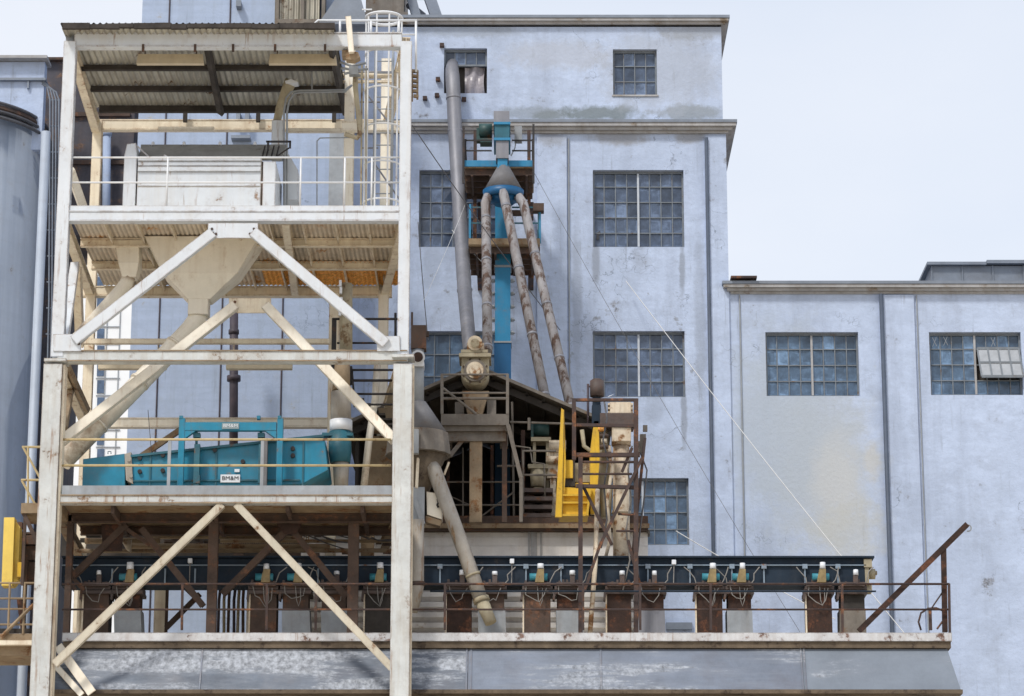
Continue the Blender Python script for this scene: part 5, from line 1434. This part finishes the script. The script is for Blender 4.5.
sp2 = thing('angled_spout', P(488, 626, 65.4), 'long grey cream spout slanting from the fluted hood down over the walkway', 'spout')
g = G(); g.ptube([(429, 462, 66.2), (434, 470, 66.1), (462, 545, 65.75), (481, 600, 65.45)], [7.6, 7.4, 7.2, 7], 8); mk('pipe', g, MAT['spoutgrey'], sp2)
g = G(); g.ptube([(480.6, 598, 65.45), (482, 602, 65.44)], 8.2, 14); g.ptube([(472.5, 574, 65.55), (473.3, 576, 65.55)], 7.6, 14); mk('collar', g, MAT['dust'], sp2, split=True)
g = G(); g.ptube([(482, 602, 65.44), (491, 623, 65.35)], [6.8, 5.8], 14); mk('nozzle', g, MAT['dust'], sp2)
sp3 = thing('vertical_spout', P(417, 612, 65.8), 'cream vertical pipe with bent end beside the lower right tower column', 'spout')
g = G(); g.ptube([(418, 520, 65.7), (418, 586, 65.7), (417, 592, 65.7), (413, 612, 65.7)], [6, 6, 6, 4.6], 14); mk('pipe', g, MAT['spoutgrey'], sp3)
g = G(); g.ptube([(418, 582, 65.7), (418, 586, 65.7)], 7, 14); mk('collar', g, MAT['brown'], sp3)
g = G(); g.pbox(413, 487, 424.5, 522, 66, .4); g.pbeam((415, 500, 65.98), (423, 524, 65.98), 5, .03); lone('grey_cabinet', g, 'galv', 'narrow grey cabinet between the hood and the vertical pipe', 'cabinet')
bxw = thing('control_box', P(434, 520, 66.2), 'white weathered control box with dark mark under the hood', 'control box')
g = G(); g.pprism([(426.5, 491.5), (442.5, 494), (442, 519.5), (427, 514.5)], 66.1, .35); mk('case', g, MAT['cream_pale'], bxw)
g = G(); g.ptube([(437.5, 499, 66.08), (438.3, 502.5, 66.07), (437, 505, 66.08), (438.4, 507.5, 66.08)], 1.0, 6); mk('handle', g, MAT['black'], bxw)
g = G(); g.pprism([(426, 515.5), (442, 520.5), (440, 526), (426, 522)], 66.12, .3); mk('base', g, MAT['tan'], bxw)

# ------------------------------------------------ rusty frame with beige pipe and yellow hopper
Y = 65.45
fr = thing('rusty_scaffold', P(606, 632, Y), 'rusty angle iron scaffold standing on the walkway around the beige pipe', 'scaffold')
g = G(); bi = 0
for a, b, w in (((574, 399, 0), (574, 460, 0), 4), ((580.5, 457, 0), (580.5, 634, 0), 4.4), ((636, 399, 0), (636, 634, 0), 4.6), ((572, 400, 0), (638, 400, 0), 2.6), ((574, 425, 0), (637, 426, 0), 3), ((575, 455, 0), (640, 455, 0), 4),
                ((580, 462, 0), (634, 462, 0), 1.8), ((580, 474, 0), (632, 474, 0), 1.6), ((576, 486, 0), (634, 487.5, 0), 3.4), ((618, 514, 0), (634, 515, 0), 1.6), ((616, 531, 0), (636, 531, 0), 1.6)):
    bi += 1; g.pbeam((a[0], a[1], Y+.006*bi), (b[0], b[1], Y+.006*bi), w, .1-.007*(bi % 3))
mk('bar', g, MAT['darkrust'], fr, split=True)
g = G()
for a, b, dy in (((642, 458), (600, 545), 0), ((600, 545), (584, 592), 0), ((645, 438), (632, 560), .2), ((632, 448), (622, 472), .1), ((584, 488), (612, 545), .25), ((628, 540), (640, 586), .1)):
    bi += 1; g.pbeam((*a, Y-.1+dy+.004*bi), (*b, Y-.1+dy+.004*bi), 3, .05)
mk('brace', g, MAT['darkrust'], fr, split=True)
g = G(); g.pbox(640, 434, 646, 441, Y+.3, .2); g.pbox(643, 425, 647.5, 431, Y+.4, .1); g.pbox(638, 441, 644, 452, Y+.3, .2); mk('fitting', g, MAT['grimy'], fr, split=True)
bp = thing('beige_pipe', P(621, 560, 67.3), 'beige vertical pipe with rusty head inside the rusty frame', 'pipe')
g = G(); g.ptube([(621, 440, 67.3), (621.5, 590, 67.3)], 8.2, 18); mk('pipe', g, MAT['dustpale'], bp)
g = G(); g.pbox(612, 427, 631, 441, 67, .5); g.ptube([(621.3, 441, 67.3), (621.3, 446, 67.3)], 9.6, 18); g.ptube([(621.3, 511, 67.3), (621.3, 514, 67.3)], 9.2, 18); mk('head', g, MAT['dustpale'], bp, split=True)
g = G(); g.pbox(600, 413, 634, 426, 66.95, .6); mk('gearbox', g, MAT['motordark'], bp)
g = G(); g.pbox(610, 402, 631, 413, 67, .5)
for k in range(3):
    g.pbox(608, 403+k*4, 610, 405+k*4, 67.1, .2); g.pbox(631, 403+k*4, 633, 405+k*4, 67.1, .2)
mk('motor', g, MAT['dustpale'], bp)
g = G(); g.ptube([(597.5, 490, 66.6), (595.5, 560, 65.7), (590, 633, 65.6)], 2.4, 10); lone('lance_pipe', g, 'dustpale', 'thin cream lance pipe between the yellow hopper and beige pipe', 'pipe')
g = G(); g.ptube([(606, 488, 67.4), (606, 518, 67.4)], [6.6, 4.6], 14); g.ptube([(604, 425, 67.4), (604, 456, 67.4)], 4.4, 12); g.pbox(598, 445, 611, 487, 67.5, .4); lone('dust_chute', g, 'dust', 'stained tan chute body behind the rusty frame bars', 'chute')
mt = thing('top_motor', P(597, 420, 67.2), 'dark brown barrel motor on a dark stem above the rusty frame', 'motor')
g = G(); g.ptube([(597, 381, 67.2), (597, 396.5, 67.2)], 7, 18); g.ptube([(597, 379.5, 67.2), (597, 381, 67.2)], 5, 18); mk('body', g, MAT['motordark'], mt)
g = G(); g.pbox(592, 405, 601, 426, 67.05, .3); g.pbox(592.5, 396.5, 600.5, 405, 67.2, .1); mk('stem', g, MAT['navy'], mt)
g = G(); g.ptube([(588, 384, 67.2), (588, 424, 67.2)], 1.2, 8); g.ptube([(587, 386.5, 67.2), (592, 386.5, 67.2)], 1, 6); mk('guard_rod', g, MAT['pipe_dark'], mt)
Yy = 66.75
yh = thing('yellow_hopper', P(576, 518, Yy), 'bright yellow ribbed hopper with tall tapering side rail', 'hopper')
g = G(); g.pprism([(561.2, 408), (564, 410), (562, 517), (555, 517)], Yy, .12); g.pprism([(564.3, 409), (566, 470), (563, 512), (562.3, 517)], Yy+.05, .1); mk('side_rail', g, MAT['yellow'], yh)
g = G(); g.pprism([(594, 421), (598.5, 421), (600, 455), (596, 514), (590.5, 514), (589.5, 455)], Yy+.3, .1); mk('side_rail', g, MAT['yellow'], yh)
g = G(); g.pprism([(561.5, 487), (592, 488.5), (588, 516), (559, 516)], Yy+.14, .7); mk('body', g, MAT['yellow'], yh)
g = G()
for y in (495, 502.5, 515): g.pbox(560.5, y-1, 591-.1*(y-495), y+1, Yy+.02, .11)
g.pbeam((590, 489, Yy+.02), (587, 516, Yy+.02), 2.4, .1)
mk('rib', g, MAT['yellow'], yh, split=True)
g = G(); g.pbox(564, 460, 573, 478, Yy+.2, .4); mk('upper_box', g, MAT['yellow'], yh)
g = G(); g.pprism([(575.5, 483), (589, 483), (588.5, 486.6), (575.5, 486.6)], Yy+.25, .3); mk('step', g, MAT['yellow'], yh)
g = G(); g.pbox(575, 463, 597, 482, Yy+.45, .3); mk('drive_case', g, MAT['dust'], yh)
g = G(); g.pbox(563.5, 478.3, 575, 486.5, Yy+.25, .3); g.pbox(573.2, 459, 575, 486, Yy+.22, .1); mk('seal', g, MAT['dark'], yh)

for nm, mm, pts, r, Yq, lab in (
    ('hanging_cable', 'wire_dark', [(604, 400), (607, 418), (603, 440), (608, 462), (604, 486), (607, 520), (601, 548)], .9, 65.9, 'dark drooping cable hanging inside the rusty scaffold'),
    ('air_hose', 'cable', [(632, 446), (628, 470), (631, 500), (626, 530), (630, 560), (623, 590)], .8, 65.8, 'grey air hose winding down the right side of the rusty scaffold'),
    ('drain_pipe', 'dustpale', [(609, 446), (612, 470), (607, 500), (610, 540), (606, 556)], 1.7, 67.0, 'pale bent drain pipe left of the beige vertical pipe'),
    ('elbow_pipe', 'dust', [(582, 430), (584, 446), (592, 452), (602, 452)], 2.2, 67.1, 'small dusty elbow pipe behind the yellow rail top'),
    ('shed_conduit', 'grimy', [(515, 446), (530, 448), (532, 462), (544, 464), (545, 500)], .9, 68.8, 'grey conduit run bending across the open shed front'),
    ('loop_hose', 'wire_dark', [(640, 452), (647, 470), (644, 500), (640, 530), (637, 560), (640, 590), (637, 630)], .8, 65.7, 'dark hose looping outside the right post of the rusty scaffold')):
    g = G(); g.ptube([(*q, Yq) for q in pts], r, 8); lone(nm, g, mm, lab, 'hose' if 'hose' in nm else ('cable' if 'cable' in nm else 'pipe'))
fan = thing('flange_stack', P(604, 440, 66.6), 'stack of small rusty flanges and valves left of the beige pipe head', 'valve')
for k, (x, y, w_, h_, m_) in enumerate(((604, 436, 9, 3, 'brown'), (604, 441, 6, 5, 'dustpale'), (604, 447, 9, 3, 'brown'), (601, 429, 6, 4, 'deck_rust'), (609, 455, 5, 6, 'brown'))):
    g = G(); g.ptube([(x, y-h_/2, 66.6), (x, y+h_/2, 66.6)], w_/2, 12); mk('flange' if k % 2 == 0 else 'valve_body', g, MAT[m_], fan)

# ------------------------------------------------ blue bucket elevator in front of the mill
EY = 75.3
el = thing('bucket_elevator', (P(503, 300, EY).x, EY, 0), 'bright blue bucket elevator leg rising in front of the mill wall', 'bucket elevator')
def vcol(g, px, pyr, w, y0, y1, Y, d):
    x = P(px, pyr, Y).x; h = M(w/2, Y); return g.box(x-h, x+h, Y, Y+d, P(px, y1, Y).z, P(px, y0, Y).z)
g = G(); vcol(g, 502.7, 300, 15.5, 185, 341, EY, .5); mk('casing', g, MAT['blue'], el)
g = G(); x = 502.7; vcol(g, x, 300, 17, 342, 396, EY-.03, .56); xx = P(x, 300, EY).x; g.box(xx-.2, xx+.2, EY, EY+.5, 0, P(x, 396.3, EY).z); mk('casing', g, MAT['bluedeep'], el)
g = G(); vcol(g, 502.7, 300, 18, 341, 342.6, EY-.05, .6); vcol(g, 502.7, 300, 17.5, 265, 267, EY-.03, .56); 
for y in range(280, 340, 13):
    for s in (-1, 1): p = P(502.7+s*9.4, y, EY); g.ring((p.x, EY+.1, p.z), .07, .016, 10, seg=5); g.box(p.x-.04, p.x+.04, EY+.05, EY+.12, p.z-.05, p.z+.05)
mk('flange', g, MAT['galv'], el)
g = G(); vcol(g, 502, 150, 15, 123.5, 138.5, EY-1.05, 1.2); mk('head', g, MAT['tealdark'], el)
g = G(); vcol(g, 501.5, 150, 16, 111, 123.2, EY-1.0, 1.0); vcol(g, 502.3, 150, 13, 139, 158, EY-1.05, .5); mk('head_cap', g, MAT['duct'], el, split=True)
g = G(); vcol(g, 502, 150, 17, 137.6, 140, EY-1.1, 1.2); vcol(g, 502, 150, 17, 121.8, 124.2, EY-1.1, 1.2); vcol(g, 502.5, 150, 10, 158.1, 171, EY-1.0, .4); mk('collar', g, MAT['blue'], el, split=True)
g = G(); g.cyl(P(479, 131, EY-.2), P(492, 131, EY-.2), M(7.5, EY), seg=16); g.pbox(476.5, 128, 480, 140, EY-.3, .3); g.pbox(480, 138, 492, 142, EY-.35, .4); mk('motor', g, MAT['motor'], el)
g = G(); g.pbox(514.5, 126, 522, 140, EY-.3, .3); g.ptube([(516, 140, EY-.2), (515, 148, EY-.2), (511, 156, EY-.2)], .6, 6); mk('switch_box', g, MAT['galv'], el)
def eplat(x0, x1, y0, y1, yt, m_edge, m_rail, edge=True, posts=()):
    pf = None
    zb, zt = P(502, y1, EY-.55).z, P(502, y0, EY-.55).z
    xa_, xb_ = P(x0, y0, EY-.55).x, P(x1, y0, EY-.55).x
    g = G(); g.box(xa_, xb_, EY-.55, EY+1.6, zt-.08, zt); pf = mk('platform', g, MAT['tan'], el)
    g = G()
    for k in range(5): 
        y = EY-.45+k*.5; g.box(xa_+.03, xb_-.03, y, y+.07, zt-.25, zt-.082)
    for k in range(4):
        x = xa_+(xb_-xa_)*(.1+.26*k); g.box(x, x+.06, EY-.5, EY+1.5, zt-.3, zt-.252)
    mk('joist', g, MAT['brown'], pf, split=True)
    g = G(); g.box(xa_, xb_, EY-.58, EY-.552, zt-.05, zt+.12); mk('toe_board', g, MAT[m_edge], pf)
    g = G()
    zr = P(502, yt, EY-.55).z
    for x in (xa_+.03, xb_-.03, *posts):
        g.box(x-.03, x+.03, EY-.549, EY-.49, zt+.002, zr+.03)
    for z in (zr, (zr+zt)/2+.06):
        for s0, s1 in ((xa_, P(492, 150, EY).x), (P(512, 150, EY).x, xb_)): g.box(s0, s1, EY-.535, EY-.505, z-.018, z+.018)
    for x in (xa_+.03, xb_-.03):
        g.box(x-.018, x+.018, EY-.48, EY+1.5, zr-.018, zr+.018); g.box(x-.03, x+.03, EY+1.45, EY+1.5, zt, zr)
    mk('railing', g, MAT[m_rail], pf)
    return pf
p1_ = eplat(464, 534, 165, 180, 140, 'blue', 'black')
g = G(); vcol(g, 463.5, 150, 2.2, 127, 183, EY-.66, .06); vcol(g, 533.5, 150, 2.2, 124, 183, EY-.66, .06); mk('corner_post', g, MAT['black'], el, split=True)
p2_ = eplat(468.5, 540, 243, 268, 207, 'tan', 'tealdark')
g = G(); 
for s in (-1, 1): vcol(g, 502+s*27, 180, 3.5, 130, 250, EY+1.2, .15)
g.box(P(478, 250, YM).x, P(478, 250, YM).x+.15, EY+1.5, YM+.02, P(502, 190, EY).z, P(502, 190, EY).z+.15); g.box(P(528, 250, YM).x, P(528, 250, YM).x+.15, EY+1.5, YM+.02, P(502, 190, EY).z, P(502, 190, EY).z+.15)
g.box(P(478, 250, YM).x, P(478, 250, YM).x+.15, EY+1.5, YM+.02, P(502, 262, EY).z, P(502, 262, EY).z+.15); g.box(P(528, 250, YM).x, P(528, 250, YM).x+.15, EY+1.5, YM+.02, P(502, 262, EY).z, P(502, 262, EY).z+.15)
mk('support', g, MAT['darkrust'], el, split=True)
g = G(); g.pbox(533, 203, 544, 210.5, EY-.7, .3); g.pbox(504, 210, 524, 214, EY-.5, .2); mk('bracket', g, MAT['brown'], el, split=True)
g = G()
for x in (470, 540): vcol(g, x, 220, 2, 204, 243, EY-.552, .05)
mk('rail_post', g, MAT['blue'], el, split=True)
# cone distributor and its spouts
ds_ = thing('cone_distributor', P(503, 197, EY-.6), 'grey and blue conical distributor under the elevator head', 'distributor')
Yd = EY-.85
cx_ = P(503.3, 185, Yd).x
g = G(); g.cyl((cx_, Yd, P(503, 191, Yd).z), (cx_, Yd, P(503, 166.5, Yd).z), M(20, Yd), M(6, Yd), 28); mk('cone', g, MAT['hood'], ds_)
g = G(); g.cyl((cx_, Yd, P(503, 199, Yd).z), (cx_, Yd, P(503, 191.2, Yd).z), M(19.5, Yd), M(21, Yd), 28); g.cyl((cx_, Yd, P(503, 205, Yd).z), (cx_, Yd, P(503, 199.2, Yd).z), M(9, Yd), M(17, Yd), 20); mk('rim', g, MAT['bluedeep'], ds_)
for i, (pts, lab) in enumerate((([(488, 196, Yd-.25), (485.5, 203, Yd-.35), (486, 215, Yd-.3), (487.5, 352, 70.6)], 'rust streaked spout dropping vertically from the blue distributor to the beige valve'),
                    ([(503, 191, Yd-.42), (505, 201, Yd-.5), (546, 402, 71.0)], 'rust streaked middle spout slanting from the blue distributor to the shed roof'),
                    ([(518, 196, Yd-.25), (523.5, 204, Yd-.3), (534, 250, 73.6), (572, 412, 71.0)], 'outermost rust streaked spout bending from the distributor to the shed roof right side'))):
    t = thing('spout', P(*pts[-1]), lab, 'spout', 'rusty spouts below the blue distributor')
    g = G(); g.ptube(pts, 4.9, 14); mk('pipe', g, MAT['spout'], t)
    g = G()
    a, b = P(*pts[-2]), P(*pts[-1]); d = (b-a).normalized()
    for s in (.03, .35, .68, .97): c = a.lerp(b, s); g.cyl(c-d*.035, c+d*.035, M(5.3, 73), seg=14)
    mk('collar', g, MAT['duct'], t, split=True)
# grey duct from the open window
g = G(); g.ptube([(452.5, 64, YM+.25), (452, 69, YM-.15), (452.5, 78, YM-.4), (453.5, 96, YM-.5), (455, 130, YM-.6), (460, 215, 76.6), (464.5, 290, 74), (470, 352, 70.6)], [6, 7, 7.6, 7.4, 7.4, 7.4, 7, 6.4], 18)
dt = thing('window_duct', P(470, 352, 70.6), 'thick grey duct curving out of the half open upper window down to the shed', 'duct')
mk('pipe', g, MAT['duct'], dt)
g = G()
for (a, b) in (((453.5, 97, YM-.5), (453.6, 99, YM-.5)), ((455, 130, YM-.6), (455.1, 132, YM-.6)), ((460, 214, 76.6), (460.2, 216.4, 76.6)), ((464.5, 289, 74), (464.7, 291.4, 74))): g.ptube([a, b], 7.8, 18)
mk('band', g, MAT['duct'], dt, split=True)

# ------------------------------------------------ wires
def wire(pts, r, m, label, sag=0.0):
    a, b = P(*pts[0]), P(*pts[1]); n = 16
    g = G(); g.tube([a.lerp(b, i/n)-Vector((0, 0, sag*4*(i/n)*(1-i/n))) for i in range(n+1)], r, 5)
    return tag(mk('cable', g, MAT[m]), label, 'cable')
wire(((626, 281, YM-.3), (905, 634, 68)), .0115, 'wire_white', 'pale cable slanting across the lower mill wall to the conveyor', .1)
wire(((676, 531, 74), (835, 619, 69)), .0125, 'wire_white', 'pale cable crossing low behind the conveyor right end', .05)
wire(((530, 165, EY), (800, 632, 69.6)), .006, 'wire_dark', 'thin dark cable slanting from the elevator platform to the walkway', .2)
wire(((412, 125, FY+.4), (560, 330, YM-.6)), .012, 'wire_dark', 'thin dark cable from the tower corner to the mill wall', .1)
wire(((465, 205, 76), (424, 300, 66.6)), .006, 'wire_white', 'thin pale cable left of the grey duct below the upper window', .05)
wire(((418, 222, 72), (428, 340, 66.7)), .011, 'wire_dark', 'thin dark cable hanging beside the upper right tower column', .1)
wire(((452, 230, 75.9), (488, 268, EY-.6)), .008, 'wire_white', 'short pale cable between grey duct and elevator platform', .02)
wire(((148, 410, 68.5), (154, 485, 67)), .008, 'wire_dark', 'thin dark cable hanging above the teal screen left end', .0)

# ------------------------------------------------ light
EL, AZ = 50.0, 32.0     # the sun stands behind and left of the photographer
sd = Vector((-math.sin(R(AZ))*math.cos(R(EL)), -math.cos(R(AZ))*math.cos(R(EL)), math.sin(R(EL))))
sl = bpy.data.lights.new('sun', 'SUN'); sl.energy = SUN_E; sl.angle = R(SUN_A); sl.color = (1, .95, .87)
so = bpy.data.objects.new('sun', sl); COL.objects.link(so); so.location = (0, 0, 60)
so.rotation_euler = sd.to_track_quat('Z', 'Y').to_euler()
w = bpy.data.worlds.new('World'); SC.world = w; w.use_nodes = True
N, L = w.node_tree.nodes, w.node_tree.links
sky = N.new('ShaderNodeTexSky'); sky.sky_type = 'NISHITA'; sky.sun_disc = False
sky.sun_elevation = R(EL); sky.sun_rotation = math.atan2(sd.x, sd.y) % (2*math.pi)
sky.altitude = 0; sky.air_density = 1.0; sky.dust_density = 2.2; sky.ozone_density = 1.0
# thin bright overcast: whiter low and to the left, faint blue high on the right
tc = N.new('ShaderNodeTexCoord'); sxyz = N.new('ShaderNodeSeparateXYZ'); L.new(tc.outputs['Generated'], sxyz.inputs[0])
def lin(a, k, c0, c1):
    r = N.new('ShaderNodeMapRange'); r.inputs['From Min'].default_value = c0; r.inputs['From Max'].default_value = c1
    L.new(a, r.inputs['Value']); return r.outputs[0]
cn = N.new('ShaderNodeTexNoise'); cn.inputs['Scale'].default_value = 5; cn.inputs['Detail'].default_value = 5
cm = N.new('ShaderNodeMapping'); cm.inputs['Scale'].default_value = (1, 1, 2.5); L.new(tc.outputs['Generated'], cm.inputs[0]); L.new(cm.outputs[0], cn.inputs['Vector'])
gx = lin(sxyz.outputs['X'], 1, -.16, .22); gz = lin(sxyz.outputs['Z'], 1, .16, .40)
ad = N.new('ShaderNodeMath'); ad.operation = 'ADD'; L.new(gx, ad.inputs[0]); L.new(gz, ad.inputs[1])
a2 = N.new('ShaderNodeMath'); a2.operation = 'ADD'; L.new(ad.outputs[0], a2.inputs[0]); L.new(lin(cn.outputs['Fac'], 1, .3, .75), a2.inputs[1])
sgr = N.new('ShaderNodeMapRange'); sgr.inputs['From Min'].default_value = .35; sgr.inputs['From Max'].default_value = 2.5; L.new(a2.outputs[0], sgr.inputs['Value'])
scol = N.new('ShaderNodeMix'); scol.data_type = 'RGBA'; L.new(sgr.outputs[0], scol.inputs[0]); scol.inputs[6].default_value = SKY_COL; scol.inputs[7].default_value = SKY_COL2
mxs = N.new('ShaderNodeMix'); mxs.data_type = 'RGBA'; mxs.inputs[0].default_value = SKY_MIX
L.new(scol.outputs[2], mxs.inputs[7])
L.new(sky.outputs[0], mxs.inputs[6]); L.new(mxs.outputs[2], N['Background'].inputs[0])
N['Background'].inputs[1].default_value = SKY_S
SC.view_settings.view_transform = 'Standard'; SC.view_settings.look = 'None'
SC.view_settings.exposure = EXPO; SC.view_settings.gamma = 1
SC.view_settings.use_curve_mapping = False
SC.render.engine = 'CYCLES'
SC.cycles.max_bounces = 6; SC.cycles.diffuse_bounces = 4
SC.cycles.use_denoising = True
